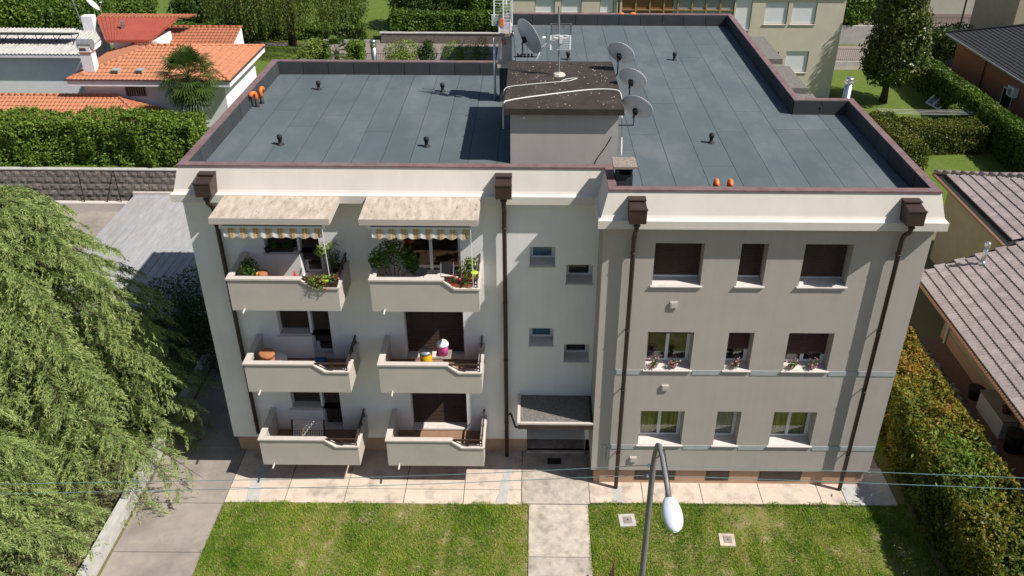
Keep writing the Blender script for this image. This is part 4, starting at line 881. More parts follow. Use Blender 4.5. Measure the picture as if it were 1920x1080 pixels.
# ------------------------------------------------------------------ left / rear planting
def fan_palm(base, h, rcrown, label, n=40, group=None):
    root = thing('fan_palm', label, 'palm', base, group); b = Vector(base)
    mb = MB(); mb.tube([b, b+Vector((.04, 0, h*.5)), b+Vector((0, .03, h))], [.22, .20, .17], 10)
    for i in range(60):
        a = random.uniform(0, 6.28); z = random.uniform(.1, h); p = b+Vector((math.cos(a)*.18, math.sin(a)*.18, z)); mb.tube([p, p+Vector((math.cos(a)*.1, math.sin(a)*.1, .16))], [.03, .008], 4, cap=False)
    mb.build('trunk', m_palmbark, root)
    V = []; SH = []; top = np.array(b)+np.array([0, 0, h]); pt = MB()
    for i in range(n):
        a = i*2.4+random.uniform(-.2, .2); el = math.radians(80-150*((i+.5)/n)); d = np.array([math.cos(a)*math.cos(el), math.sin(a)*math.cos(el), math.sin(el)]); L = rcrown*random.uniform(.5, .62)
        c = top+d*L; pt.tube([tuple(top), tuple(top+d*L*.5+np.array([0, 0, .03])), tuple(c)], .014, 4, cap=False)
        side = np.cross(d, [0, 0, 1.]); side /= max(np.linalg.norm(side), 1e-6); up_ = np.cross(side, d); s_ = random.gauss(.45, .18)-(.25 if el < -.6 else 0)
        for k in range(17):
            th = math.radians(-105+210*k/16); dv = d*math.cos(th)+side*math.sin(th)*1.0+up_*.12; ln = rcrown*.50*(1-.25*abs(th)/1.9); tip = c+dv*ln+np.array([0, 0, -.16*ln/.5*random.uniform(.6, 1.4)]); wv = np.cross(dv, up_); wv = wv/np.linalg.norm(wv)*.04; mid = c+dv*ln*.55
            V += [c, mid-wv, tip, mid+wv]; SH += [np.clip(s_+random.gauss(0, .1), 0, 1)]*4
    pt.build('leaf_stalks', L_palm, root)
    tag(np_mesh('fronds', np.array(V), np.arange(len(V)).reshape(-1, 4), L_palm, root, SH), kind='stuff'); return root
pp = at(347, 150, Y=26.2); fan_palm((pp.x+.2, 26.2, 1.95), pp.z-1.95+.15, 1.95, 'fan palm with shaggy trunk before the white villa', 60)
pp = at(378, 245, Y=25.3); fan_palm((pp.x, 25.3, 1.95), .5, .8, 'small fan palm at the end of the privet hedge', 14)
pp = at(630, 92, Y=42.0); fan_palm((pp.x, 42.0, 1.95 if pp.x < -18 else 0), max(.7, pp.z-.2), 1.4, 'low fan palm behind the rear parapet near the willow', 20)
def willow(base, R, H, label):
    root = thing('willow_tree', label, 'tree', base); b = np.array(base); mb = MB()
    mb.tube([tuple(b), tuple(b+[.1, 0, H*.35]), tuple(b+[-.1, .1, H*.6])], [.38, .3, .2], 10)
    V = []; SH = []; up_ = np.array([0, 0, 1.])
    for i in range(1500):
        a = random.uniform(0, 6.283); r = R*math.sqrt(random.random()); z0 = H*(1-.42*(r/R)**2)*random.uniform(.78, 1.0); L = (z0-3.4)*random.uniform(.5, 1.0); p = b+np.array([math.cos(a)*r, math.sin(a)*r, z0]); m = int(L/.11)
        if i % 30 == 0: mb.tube([tuple(b+[0, 0, H*.5]), tuple((b+[0, 0, H*.75]+p)/2), tuple(p)], [.12, .07, .02], 5, cap=False)
        t = np.arange(m)[:, None]/max(m, 1); c = p-up_*L*t+np.stack([np.cos(a)*.5*t[:, 0]*(1-t[:, 0])+RNG.normal(0, .05, m), np.sin(a)*.5*t[:, 0]*(1-t[:, 0])+RNG.normal(0, .05, m), RNG.normal(0, .05, m)], 1)
        dv = unit(-up_+RNG.normal(0, .45, (m, 3))); ln = RNG.uniform(.14, .26, (m, 1)); wv = unit(np.cross(dv, RNG.normal(0, 1, (m, 3))))*.035
        V.append(np.stack([c, c+dv*ln*.5+wv, c+dv*ln, c+dv*ln*.5-wv], 1).reshape(-1, 3)); SH.append(np.clip(RNG.normal(.42+random.gauss(0, .12), .18, m), 0, 1))
    mb.build('trunk', m_bark, root, True); V = np.concatenate(V); n = len(V)//4
    tag(np_mesh('crown', V, np.arange(4*n).reshape(n, 4), L_willow, root, np.repeat(np.concatenate(SH), 4)), kind='stuff')
willow((at(545, 60, Y=47.5).x, 47.5, 0), 6.2, 12.5, 'weeping willow hanging over the rear garden')
tree('variegated_shrub', 'pale variegated round shrub behind the left rear parapet', 'shrub', (at(583, 95, Y=42.0).x, 42.0, 0), 1.2, blob(1.35, 1.2, 1.3, at(583, 100, Y=42.0).z, 6, 3), L_lime, 5500, .12, .2, .08)
p = at(770, 98, Y=45.6); tree('flowering_shrub', 'spreading light green shrub by the rear road railing', 'shrub', (p.x-.2, 45.6, 0), 1.3, [(-1.0, 0, 1.6, .9, .8, .9), (0, .1, 1.8, 1.0, .8, 1.0), (-.5, -.5, 1.2, 1.3, .8, .9)], L_lime, 3800, .10, .18, .07)
tree('evergreen_shrub', 'dark upright shrub beside the spreading light green one', 'shrub', (p.x+1.3, 45.6, 0), 1.2, blob(.95, .8, 1.3, 1.6, 5, 8), L_dark, 2600, .10, .18, .07)
p = at(870, 98, Y=45.8); tree('rosemary_shrub', 'grey green loose shrub between railing and chimney', 'shrub', (p.x, 45.8, 0), 1.4, [(-.9, 0, 1.6, .9, .8, 1.0), (.4, 0, 1.5, 1.1, .8, 1.0), (1.4, 0, 1.7, .7, .7, 1.1)], L_privet, 4200, .10, .2, .07, aspect=.3)
gx = at(668, 95, Y=42.5); hedge('bright green clipped block beside the rear steel flue', gx.x-.6, gx.x+.6, 41.8, 43.2, 0, gx.z+.65, L_privet, 200, .1, .18, .10)
# rear hedge on its low wall, trees beyond the road
rw = thing('garden_wall', 'low brown wall under the rear hedge across the road', 'wall', (-12, 54.75, 0)); mb = MB(); mb.box(-15.4, -2, 54.65, 54.95, 0, .85); mb.build('masonry', m_block, rw); mb = MB(); mb.box(-15.5, -2, 54.6, 55.0, .852, .93); mb.build('coping', m_cement, rw)
hedge('clipped dark green hedge across the rear road', -14.6, -2.2, 55.1, 56.4, .6, 2.45, L_laurel, 130, .16, .28, .14)
k = 0
for px, py, Y, rx, rz, mat, lab in ((770, 10, 60, 2.6, 2.6, L_dark, 'dark rounded tree right of the sunny rear lawn'), (845, 8, 61, 2.8, 2.9, L_dark, 'middle dark tree above the clipped rear hedge'), (905, 14, 59, 1.9, 3.4, L_laurel, 'bright ivy covered tree beside the roof antennas'),
        (95, 18, 45, 3.4, 3.0, L_laurel, 'broad green tree behind the corrugated villa roof'), (160, 26, 44, 2.6, 2.4, L_laurel, 'round green tree beside the villa satellite dish'), (15, 12, 43, 2.4, 2.6, L_privet, 'yellow green tree at the top left corner'), (240, 5, 56, 2.6, 2.4, L_laurel, 'green tree behind the red metal roof'), (30, -30, 58, 4.5, 4.0, L_dark, 'tall dark tree far behind the villa at left')):
    p = at(px, py, Y=Y); z = max(1.6, p.z); b0 = 1.95 if Y < 46.5 and p.x < -18 else 0
    tree('broadleaf_tree', lab, 'tree', (p.x, Y, b0), max(1, z-b0), blob(rx, rx, rz, max(rz*.8, z-b0-.3), 8, int(px)), mat, 6500, .16, .32, .2, group='trees beyond the rear road' if Y > 50 else 'trees behind the villa')
for px, Y, rx, rz, lab in ((455, 54, 2.4, 2.6, 'dark tree left behind the willow'), (520, 57, 2.6, 3.0, 'dark tree directly behind the willow'), (640, 58, 2.2, 2.2, 'dark low tree right behind the willow'), (370, 60, 2.6, 2.0, 'dark tree behind the villa ridge')):
    p = at(px, 20, Y=Y); tree('broadleaf_tree', lab, 'tree', (p.x, Y, 0), 2, blob(rx, rx, rz, rz*.9, 8, px), L_dark, 5000, .2, .36, .2, group='trees beyond the rear road')
hedge('low dark hedge along the far lawn behind the villa', -36, -17, 55.2, 56.4, 0, 1.3, L_laurel, 90, .18, .3, .14)
# back road railing
def railing(label, x0, x1, y, h, step, z0=0, wall=0):
    root = thing('railing', label, 'railing', ((x0+x1)/2, y, z0))
    if wall: mb = MB(); mb.box(x0, x1, y-.1, y+.1, z0, z0+wall); mb.build('kerb', m_cement, root)
    mb = MB(); mb.box(x0, x1, y-.015, y+.015, z0+wall+h-.03, z0+wall+h); mb.box(x0, x1, y-.015, y+.015, z0+wall+.08, z0+wall+.11); mb.build('rails', m_blackp, root)
    mb = MB(); n = int((x1-x0)/step)
    for i in range(n+1): x = x0+(x1-x0)*i/n; mb.box(x-.01, x+.01, y-.01, y+.01, z0+wall+.112, z0+wall+h-.032)
    tag(mb.build('pickets', m_blackp, root), kind='stuff')
railing('dark picket railing along the near side of the rear road', -16.8, -3.5, 47.35, 1.05, .14, 0, .12)
railing('dark picket fence across the road left of the rear hedge', -20.5, -15.5, 54.8, 1.3, .14, 0, .25)
railing('dark picket railing on a low wall left of the magnolia', 19.7, 27, 48.45, 1.0, .16, 0, .45)
p = at(702, 112, Y=44.5); mb = MB(); mb.tube([(p.x, 44.5, 0), (p.x, 44.5, p.z+1.0)], .22, 14); mb.lathe((p.x, 44.5, p.z+.98), [(.23, 0), (.26, .04), (.26, .25), (.2, .3), (.24, .33), (.24, .5), (0, .55)], 14)
tag(mb.build('steel_flue', m_steel, None, True), 'steel flue rising behind the left rear parapet', 'flue')

# ------------------------------------------------------------------ beige block behind
BB = thing('rear_apartment_block', 'beige apartment block with white roller shutters behind the roof', 'building', (8, 44, 0)); YB = 40.2
xl_, xr_ = at(955, 15, Y=YB).x, at(1583, 5, Y=YB).x+.15
wins = []
def bwin(x0, x1, y0, y1, h=None):
    a = at(x0, y0, Y=YB); b = at(x1, y1, Y=YB); wins.append((a.x, b.x, b.z, a.z if h is None else b.z+h))
bwin(1003, 1040, 4, 25, 1.4); bwin(1052, 1090, 4, 25, 1.4); bwin(1125, 1150, 4, 25, 1.4); bwin(1381, 1405, 4, 56, 2.4); bwin(1437, 1474, 4, 46); bwin(1488, 1527, 4, 46); bwin(1475, 1511, 96, 136); bwin(1447, 1459, 97, 112)
lg0, lg1 = at(1165, 26, Y=YB), at(1376, 26, Y=YB); wins.append((lg0.x, lg1.x, lg0.z-.35, lg0.z+2.2))
mb = MB(); HB = 7.35; wall_front(mb, xl_, xr_, 0, HB, YB, [(q[0], q[1], q[2], min(q[3], HB-.2)) for q in wins], .25)
mb.face([(xl_, YB, 0), (xl_, YB+11, 0), (xl_, YB+11, HB), (xl_, YB, HB)]); mb.face([(xr_, YB, 0), (xr_, YB+11, 0), (xr_, YB+11, HB), (xr_, YB, HB)]); mb.face([(xl_, YB+11, 0), (xr_, YB+11, 0), (xr_, YB+11, HB), (xl_, YB+11, HB)]); mb.build('wall', m_beige, BB)
mb = MB(); mb.box(xl_-.2, xr_+.2, YB-.15, YB+11.4, HB, HB+.12); mb.build('roof', m_greige, BB)
for (a, b, c, d) in wins[:-1]:
    mb = MB(); mb.box(a+.03, b-.03, YB+.12, YB+.15, c+.02, d-.02); sw = mb.build('window', m_white, BB)
    mb = MB(); n = int((d-c)/.06)
    for i in range(n): mb.box(a+.05, b-.05, YB+.105, YB+.1195, c+.04+i*.06, c+.04+i*.06+.052)
    mb.build('shutter', m_white, sw); mb = MB(); mb.box(a-.05, b+.05, YB-.06, YB-.003, c-.05, c); mb.build('sill', m_cap, sw)
a, b, c, d = wins[-1]; d = min(d, HB-.2); mb = MB(); nlog = 8
for i in range(nlog+1): x = a+(b-a)*i/nlog; mb.box(x-.05, x+.05, YB+.02, YB+.1, c, d)
for z in (c+.05, c+.62, c+1.4): mb.box(a, b, YB+.03, YB+.095, z-.04, z+.04)
lo_ = mb.build('glazed_loggia', M('loggia_wood', (.34, .22, .11), (.28, .18, .09), 6, .6), BB)
mb = MB(); mb.box(a, a+(b-a)*.45, YB+.105, YB+.115, c, d); mb.build('panel', M('loggia_brown', (.22, .10, .045), rough=.6), lo_)
mb = MB(); mb.box(a+(b-a)*.455, b, YB+.105, YB+.115, c, d); mb.build('panel', M('loggia_net', (.34, .36, .33), (.22, .23, .21), 7, .6), lo_)
mb = MB(); x = at(1161, 5, Y=YB-.12).x; mb.tube([(x, YB-.12, 0), (x, YB-.12, HB)], .07, 8); mb.build('downpipe', m_brownmetal, BB)

# ------------------------------------------------------------------ right garden
tb = at(1655, 191, Z=0.0)
cl = [(0, 0, 2.6, 2.0, 2.0, 1.4), (.2, 0, 4.2, 2.15, 2.15, 1.8), (.1, .1, 6.0, 1.9, 1.9, 1.8), (.1, 0, 7.8, 1.45, 1.45, 1.8), (.2, 0, 9.4, .9, .9, 1.4), (-1.1, -.4, 3.2, 1.1, 1.2, 1.2), (1.2, -.5, 3.0, 1.1, 1.1, 1.1), (.9, -.9, 5.2, 1.0, 1.0, 1.3)]
tree('magnolia_tree', 'tall glossy dark magnolia on the right rear lawn', 'tree', (tb.x, tb.y, 0), 2.6, cl, L_magnolia, 17000, .20, .36, .24, aspect=.45)
hedge('long clipped hedge dividing the right rear gardens', 26.7, 27.9, 20, 46.2, 0, 2.3, L_laurel, 150, .12, .22, .12)
olive = lambda P, s: s+.12*lump(P, 1.6, 21)+.25*np.clip(P[:, 2]-1.2, 0, 1)*.6
hedge('clipped olive green hedge across the right rear lawn', 21.2, 26.2, 29.6, 31.6, 0, 1.75, L_photgreen, 240, .09, .17, .12, olive)
hedge('short olive green hedge behind the right roof parapet', 19.6, 21.2, 26.4, 32.6, 0, 1.75, L_photgreen, 240, .09, .17, .12, olive)
p = at(1795, 200, Z=.0); tree('silver_shrub', 'wispy pale green shrub against the long dividing hedge', 'shrub', (26.2, 34.0, 0), .9, blob(.8, .9, .9, 1.0, 5, 4), L_lime, 900, .14, .26, .05, aspect=.2)
# white glazed cold frame panels leaning at the hedge
c0 = at(1746, 186, Z=.35); c1 = at(1782, 205, Z=.35)
cf = thing('glazed_frame', 'white framed glass panels leaning on the shaded rear lawn', 'window frame', ((c0.x+c1.x)/2, (c0.y+c1.y)/2, 0))
ux = (Vector((c1.x, c1.y, 0))-Vector((c0.x, c0.y, 0))); Ltot = ux.length; ux.normalize(); uy = Vector((-ux.y, ux.x, 0)); uz = (uy*.72+Vector((0, 0, .7))).normalized(); o0 = Vector((c0.x-.35, c0.y-.1, .12))
for i in range(3):
    a = o0+ux*Ltot*i/3; b = o0+ux*(Ltot*(i+1)/3-.05); h = uz*(1.15 if i != 1 else 1.4); mb = MB(); nn = ux.cross(uz)
    for s_, e_ in ((a, b), (a+h, b+h), (a, a+h), (b, b+h)): mb.bar(s_, e_, .09, .06, upv=tuple(nn))
    pr_ = mb.build('panel', m_white, cf); mb = MB(); q = nn*.01; mb.hexa([a-q, b-q, b+q, a+q, a+h-q, b+h-q, b+h+q, a+h+q]); mb.build('pane', m_glass, pr_)
# clothes lines
cl0, cl1 = at(1648, 209, Z=1.5), at(1850, 209, Z=1.5)
cz = thing('clothes_line', 'clothes line of four wires on the right rear lawn', 'clothes line', ((cl0.x+cl1.x)/2, cl0.y, 0))
for x in (cl0.x, cl1.x): mb = MB(); mb.tube([(x, cl0.y, 0), (x, cl0.y, 1.55)], .03, 8); mb.bar((x, cl0.y-.45, 1.5), (x, cl0.y+.45, 1.5), .04, .04); mb.build('post', m_brownmetal, cz)
for i in range(4): mb = MB(); y = cl0.y-.42+.28*i; mb.tube([(cl0.x, y, 1.53), ((cl0.x+cl1.x)/2, y, 1.45), (cl1.x, y, 1.53)], .014, 4); mb.build('line', m_cable_w, cz)
# orange brick house with dark roof
OH = thing('brick_house', 'orange brick bungalow with dark hipped roof at right', 'house', (34, 37, 0))
e0, e1 = at(1789, 62, Z=3.6), at(1920, 165, Z=3.6); xe = (e0.x+e1.x)/2
mb = MB(); mb.box(xe+.7, xe+12, 27, e0.y-.7, 0, 3.4); mb.build('wall', m_brick, OH)
y0, y1 = 26.3, e0.y; x0, x1 = xe, xe+13; d = min(5, (y1-y0)/2); zr_ = 3.6+.4*d
mb = MB(); mb.box(x0, x1, y0, y1, 3.4, 3.58); mb.build('eaves', m_blackp, OH)
mb = MB(); mb.box(x0-.1, x0-.002, y0, y1, 3.5, 3.62); mb.build('gutter', m_galv, OH)
def slates(a, b, c, d_, n=22):
    a, b, c, d_ = map(Vector, (a, b, c, d_)); nn = (b-a).cross(d_-a).normalized(); nn = nn if nn.z > 0 else -nn
    mb = MB()
    for i in range(n):
        t0, t1 = i/n, (i+1.0)/n; p, q, r, s_ = a.lerp(d_, t0), b.lerp(c, t0), b.lerp(c, t1), a.lerp(d_, t1); mb.face([p+nn*.05, q+nn*.05, r+nn*.015, s_+nn*.015]); mb.face([p, q, q+nn*.05, p+nn*.05])
    return tag(mb.build('slates', m_darktile, OH), kind='stuff')
slates((x0, y1, 3.6), (x0, y0, 3.6), (x0+d, y0+d, zr_), (x0+d, y1-d, zr_)); slates((x1, y1, 3.6), (x0, y1, 3.6), (x0+d, y1-d, zr_), (x1, y1-d, zr_)); slates((x0, y0, 3.6), (x1, y0, 3.6), (x1, y0+d, zr_), (x0+d, y0+d, zr_))
mb = MB(); mb.tube([(x0, y1, 3.65), (x0+d, y1-d, zr_+.05)], .1, 8); mb.tube([(x0+d, y1-d, zr_+.05), (x1, y1-d, zr_+.05)], .1, 8); mb.build('ridge_caps', m_darktile, OH)
xw = xe+.7; pw = at(1893, 165, X=xw); mb = MB(); mb.box(xw-.02, xw-.003, pw.y-.7, pw.y+.7, .9, 2.3); ow = mb.build('window', m_white, OH); mb = MB(); mb.box(xw-.03, xw-.0205, pw.y-.6, pw.y+.6, 1.0, 2.2); mb.build('pane', m_bglass, ow)
ac = thing('air_conditioner', 'white air conditioner unit on the orange brick wall', 'air conditioner', (xw-.2, pw.y-.9, 2.1)); mb = MB(); mb.box(xw-.42, xw-.04, pw.y-1.3, pw.y-.5, 2.1, 2.75); mb.build('case', m_whitep, ac); mb = MB(); mb.lathe((xw-.421, pw.y-.9, 2.42), [(.24, 0), (.24, .015), (.05, .02), (0, .02)], 14, Matrix.Rotation(-math.pi/2, 3, 'Y')); mb.build('fan_grille', m_galv, ac)
mb = MB(); pd = at(1845, 130, X=xw-.08); mb.tube([(xw-.08, pd.y, 0), (xw-.08, pd.y, 3.4)], .05, 8); mb.build('downpipe', m_brownmetal, OH)
mb = MB(); ox = at(1896, 60, Y=y1+2.0).x; mb.box(ox, ox+14, y1+2.0, y1+9, 0, 9); tag(mb.build('ochre_building', m_house_c), 'tall ochre building at the top right corner', 'building')
p = at(1775, 85, Z=1.6); tree('garden_tree', 'dark bushy tree between the dividing hedge and brick house', 'tree', (p.x, p.y, 0), 1.6, blob(2.3, 2.2, 1.8, 2.0, 8, 5), L_dark, 7000, .14, .28, .14)
# far pale hall, boundary wall, road lamp
FB = thing('pale_hall', 'long pale rendered hall beyond the road at right', 'building', (40, 66, 0)); fy = 62.6
fx0, fx1 = at(1736, 40, Y=fy).x, at(1915, 40, Y=fy).x+9; mb = MB(); mb.box(fx0, fx1, fy, fy+9, .95, 8); mb.build('wall', m_greige, FB); mb = MB(); mb.box(fx0, fx1, fy-.03, fy+9, 0, .948); mb.build('plinth', M('hall_plinth', (.30, .24, .22), rough=.9), FB); mb = MB(); mb.box(fx0-.4, fx1, fy-.5, fy+9.4, 8.002, 8.3); mb.build('roof', m_galv, FB)
sheet('forecourt', 26, 90, 60.6, 62.55, .014, m_asphalt); railing('thin fence before the pale hall', fx0-1, fx1, 60.5, 1.0, .5, 0, .1)
q = at(1799, 53, Z=0.0); rl = thing('road_lamp', 'dark lamp post before the pale hall', 'lamp post', (q.x, q.y, 0)); mb = MB(); mb.tube([(q.x, q.y, 0), (q.x, q.y, 8)], [.09, .06], 8); mb.build('pole', m_blackp, rl); mb = MB(); mb.box(q.x-.12, q.x+.12, q.y-.9, q.y+.1, 8.002, 8.12); mb.build('head', m_blackp, rl)
gw = at(1605, 82, Z=0.0); mb = MB(); mb.box(18, gw.x+2.2, 55.2, 55.5, 0, 1.6); tag(mb.build('boundary_wall', m_cement), 'grey boundary wall across the road behind the magnolia', 'wall')
p = at(1600, 25, Y=57.0); tree('ivy_tree', 'bright green round tree above the grey boundary wall', 'tree', (p.x, 57.0, 0), 2.5, blob(2.2, 2.0, 2.4, max(2.5, p.z), 8, 6), L_laurel, 6500, .18, .32, .2)
p = at(1645, 45, Y=58.0); tree('ivy_tree', 'darker tree half hidden behind the magnolia', 'tree', (p.x+.6, 58.0, 0), 2.5, blob(2.0, 1.8, 2.2, max(2.2, p.z), 8, 9), L_dark, 5000, .18, .32, .2)
p = at(1660, 5, Y=66); mb = MB(); mb.box(p.x-6, fx0-1.0, 66, 74, 0, 7); tag(mb.build('dark_shed', m_blackp), 'dark shed beyond the trees at the upper right', 'shed')

# ------------------------------------------------------------------ photinia hedge and house on the right
def phot(P, s): return s*.74+.10+.32*lump(P, .75, 31)+.10*lump(P, 3.1, 33)+.14*(P[:, 2] > 1.7)*RNG.random(len(P))
def slanted_hedge():
    h = hedge('orange tinted photinia hedge along the right boundary', 10.5, 12.75, -9.0, 6.6, 0, 2.15, L_photinia, 480, .07, .15, .20, phot)
    C = np.array([11.5, -1.0, 2.2])+RNG.normal(0, 1, (700, 3))*np.array([.45, .8, .16]); tag(leaves('light_shoots', C, np.tile([0, 0, 1.], (700, 1)), .12, .24, L_privet, h, .3), kind='stuff'); return h
slanted_hedge()
p = (13.0, -5.0, 0); tree('laurel_shrub', 'dark leafy shrub outside the photinia hedge at lower right', 'shrub', p, .9, blob(.9, 1.6, .9, 1.1, 6, 12), L_laurel, 3500, .12, .22, .07)
sheet('garden_path', 14.45, 15.35, -9, 9.0, .02, m_redtile)
st = thing('rockery_edge', 'row of pale rockery stones along the shaded garden path', 'stones', (14.2, 2, 0))
for i in range(34):
    y = -5.5+i*.41; x = 14.22+random.uniform(-.14, .14); r = random.uniform(.13, .24); mb = MB(); pr = [(0, -.05)]
    mb.lathe((x, y, 0), [(r*.8, 0), (r, r*.35), (r*.75, r*.8), (r*.3, r*1.0), (0, r*1.02)], 7, Matrix.Rotation(random.uniform(0, 6), 3, 'Z'))
    mb.v = [(a+random.gauss(0, .022), b+random.gauss(0, .022), max(0, c+random.gauss(0, .02))) for a, b, c in mb.v]; mb.build('stone', m_stone, st)
RH = thing('tiled_house', 'cream house with pinkish grey concrete tile roof at right edge', 'house', (17, 4, 0))
SL, EX, EZ = .36, 13.6, 3.0; zx = lambda x: EZ+SL*(x-EX)
YV, XE2, YE2 = 9.4, 17.05, 16.7; RX = 24.0
mb = MB(); mb.box(15.35, 24, -12, 9.1, .55, zx(15.35)-.12); mb.build('wall', m_house_c, RH)
mb = MB(); mb.box(15.33, 24, -12, 9.12, 0, .549); mb.build('plinth', m_plinth, RH)
mb = MB(); mb.box(17.6, 24, 9.13, 16.1, 0, zx(17.6)-.13); mb.build('wall', m_house_c, RH)
mb = MB(); mb.hexa([(EX+.03, -12, EZ-.14), (RX, -12, zx(RX)-.14), (RX, YV, zx(RX)-.14), (EX+.03, YV, EZ-.14), (EX+.03, -12, EZ-.03), (RX, -12, zx(RX)-.03), (RX, YV, zx(RX)-.03), (EX+.03, YV, EZ-.03)])
mb.hexa([(XE2, YV+.001, zx(XE2)-.14), (RX, YV+.001, zx(RX)-.14), (RX, YE2-.02-(RX-XE2), zx(RX)-.14), (XE2, YE2-.02, zx(XE2)-.14), (XE2, YV+.001, zx(XE2)-.031), (RX, YV+.001, zx(RX)-.031), (RX, YE2-.02-(RX-XE2), zx(RX)-.031), (XE2, YE2-.02, zx(XE2)-.031)])
ex = RX-XE2; mb.face([(XE2, YE2, zx(XE2)-.03), (XE2+14, YE2, zx(XE2)-.03), (XE2+14, YE2-ex, zx(RX)-.03), (RX, YE2-ex, zx(RX)-.03)])
mb.build('roof_boarding', m_tile_under, RH)
mb = MB(); mb.tube([(EX-.06, -12, EZ-.06), (EX-.06, YV, EZ-.06)], .07, 8); mb.tube([(XE2-.06, YV, zx(XE2)-.06), (XE2-.06, YE2, zx(XE2)-.06)], .07, 8); mb.build('gutter', M('gutter_copper', (.36, .20, .12), rough=.45, metal=.3), RH)
# single interlocking tiles: two rolls, thick lower edge
TW, TL = .30, .40
def tile_mesh():
    mb = MB(); K = 8; top = []; bot = []
    for k in range(K+1):
        u = k/K; h = .052*abs(math.sin(2*math.pi*u)); top.append((u*TW*.985, h))
    cx = math.cos(math.atan(SL)); sx_ = math.sin(math.atan(SL))
    def P(l, w, h): return (l*cx-h*sx_, w, l*sx_+h*cx)
    for k in range(K): mb.face([P(0, top[k][0], top[k][1]+.05), P(TL*1.06, top[k][0], top[k][1]+.0), P(TL*1.06, top[k+1][0], top[k+1][1]+.0), P(0, top[k+1][0], top[k+1][1]+.05)])
    for k in range(K): mb.face([P(0, top[k][0], 0), P(0, top[k][0], top[k][1]+.05), P(0, top[k+1][0], top[k+1][1]+.05), P(0, top[k+1][0], 0)])
    me = bpy.data.meshes.new('roof_tile'); me.from_pydata(mb.v, [], mb.f); me.materials.append(m_tile_r); return me
tme = tile_mesh(); cos_s = math.cos(math.atan(SL)); spots = []
for i in range(26):
    x = EX+i*TL*cos_s
    for j in range(int((YV+12)/TW)):
        y = -12+.2+j*TW+(.0 if i % 2 else TW*.5)
        if y+TW < YV: spots.append((x, y, zx(x)))
    if x > XE2-.01:
        for j in range(int((YE2-YV)/TW)+1):
            y = YV+.02+j*TW+(0 if i % 2 else TW*.5)
            if y+TW < YE2-(x-XE2): spots.append((x, y, zx(x)))
def view(p):
    v = np.array(p)-CAM; z = v@_F; return PPX+F_PX*(v@_R)/z, PPY-F_PX*(v@_U)/z, z
vis = [(view(s)[2], s) for s in spots if view(s)[0] < 1935 and view(s)[1] < 1090 and not (s[1] > 30)]
vis.sort(key=lambda q: q[0]); near = [s for _, s in vis[:300]]; ns = set(near); rest = [s for s in spots if s not in ns]
for s in near:
    o = bpy.data.objects.new('roof_tile', tme); COL.objects.link(o); o.parent = RH; o.location = Vector(s)-RH.location
tv = np.array([v.co[:] for v in tme.vertices]); tf = np.array([p.vertices[:] for p in tme.polygons]); R_ = np.array(rest)
V = (tv[None]+R_[:, None, :]).reshape(-1, 3); Fq = (tf[None]+(np.arange(len(rest))*len(tv))[:, None, None]).reshape(-1, 4); tag(np_mesh('roof_tiles', V, Fq, m_tile_r, RH), kind='stuff')
# rear hip slope
tile_plane(RH, (XE2+14, YE2, zx(XE2)), (XE2, YE2, zx(XE2)), (RX, YE2-ex, zx(RX)), (XE2+14, YE2-ex, zx(RX)), m_tile_r, .30, .40, None, 'roof_tiles', .03)
ridge_caps(RH, (XE2, YE2, zx(XE2)+.05), (RX, YE2-ex, zx(RX)+.05), m_tile_r, .13, .4)
pf = at(1841, 495, Z=zx(15.6)+.1); mb = MB(); mb.tube([(pf.x, pf.y, zx(pf.x)-.05), (pf.x, pf.y, zx(pf.x)+.75)], .085, 12); mb.lathe((pf.x, pf.y, zx(pf.x)+.75), [(.11, 0), (.12, .05), (.12, .2), (.09, .24), (0, .25)], 12); mb.lathe((pf.x, pf.y, zx(pf.x)+.0), [(.2, 0), (.12, .12), (.09, .16)], 10); mb.build('flue', m_steel, RH, True)
pr = MB(); pr.tube([(15.27, 8.6, 0), (15.27, 8.6, 2.9)], .05, 8); pr.build('downpipe', m_whitep, RH)
for yy in (6.8, 3.0, .4): mb = MB(); mb.box(15.30, 15.349, yy-.5, yy+.5, 1.3, 2.6); ww = mb.build('window', m_brownmetal, RH); mb = MB(); mb.box(15.292, 15.2995, yy-.42, yy+.42, 1.4, 2.5); mb.build('pane', m_bglass, ww)
# garden cupboard and pots by the house wall
gc = thing('garden_cupboard', 'white low garden cupboard against the cream house wall', 'cupboard', (15.1, 3.4, .02)); mb = MB(); mb.box(14.75, 15.28, 2.5, 4.3, .02, .78); mb.build('body', m_whitep, gc); mb = MB(); mb.box(14.72, 15.28, 2.47, 4.33, .782, .83); mb.build('top', m_drive, gc)
def bucket(name, label, cat, x, y, z, r, h, mat, taper=.8, rim=True, group=None):
    root = thing(name, label, cat, (x, y, z), group); mb = MB(); mb.lathe((x, y, z), [(r*taper, 0), (r, h), (r*.9, h), (r*.88, h*.9)], 14); mb.build('pot', mat, root, True)
    if rim: mb = MB(); mb.lathe((x, y, z), [(r*1.0, h*.86), (r*1.1, h*.87), (r*1.1, h+.004), (r*.93, h+.005)], 14); mb.build('rim', mat, root, True)
    return root
m_pot = M('pot_terracotta', (.42, .17, .07), (.34, .13, .055), 9, .85); m_pink = M('pink_plastic', (.72, .10, .36), rough=.4); m_yel = M('yellow_plastic', (.72, .42, .02), rough=.4); m_limep = M('lime_plastic', (.42, .60, .04), rough=.4); m_redp = M('red_plastic', (.55, .03, .03), rough=.4); m_soil = M('soil', (.05, .035, .025), rough=.95); m_whitepot = m_whitep
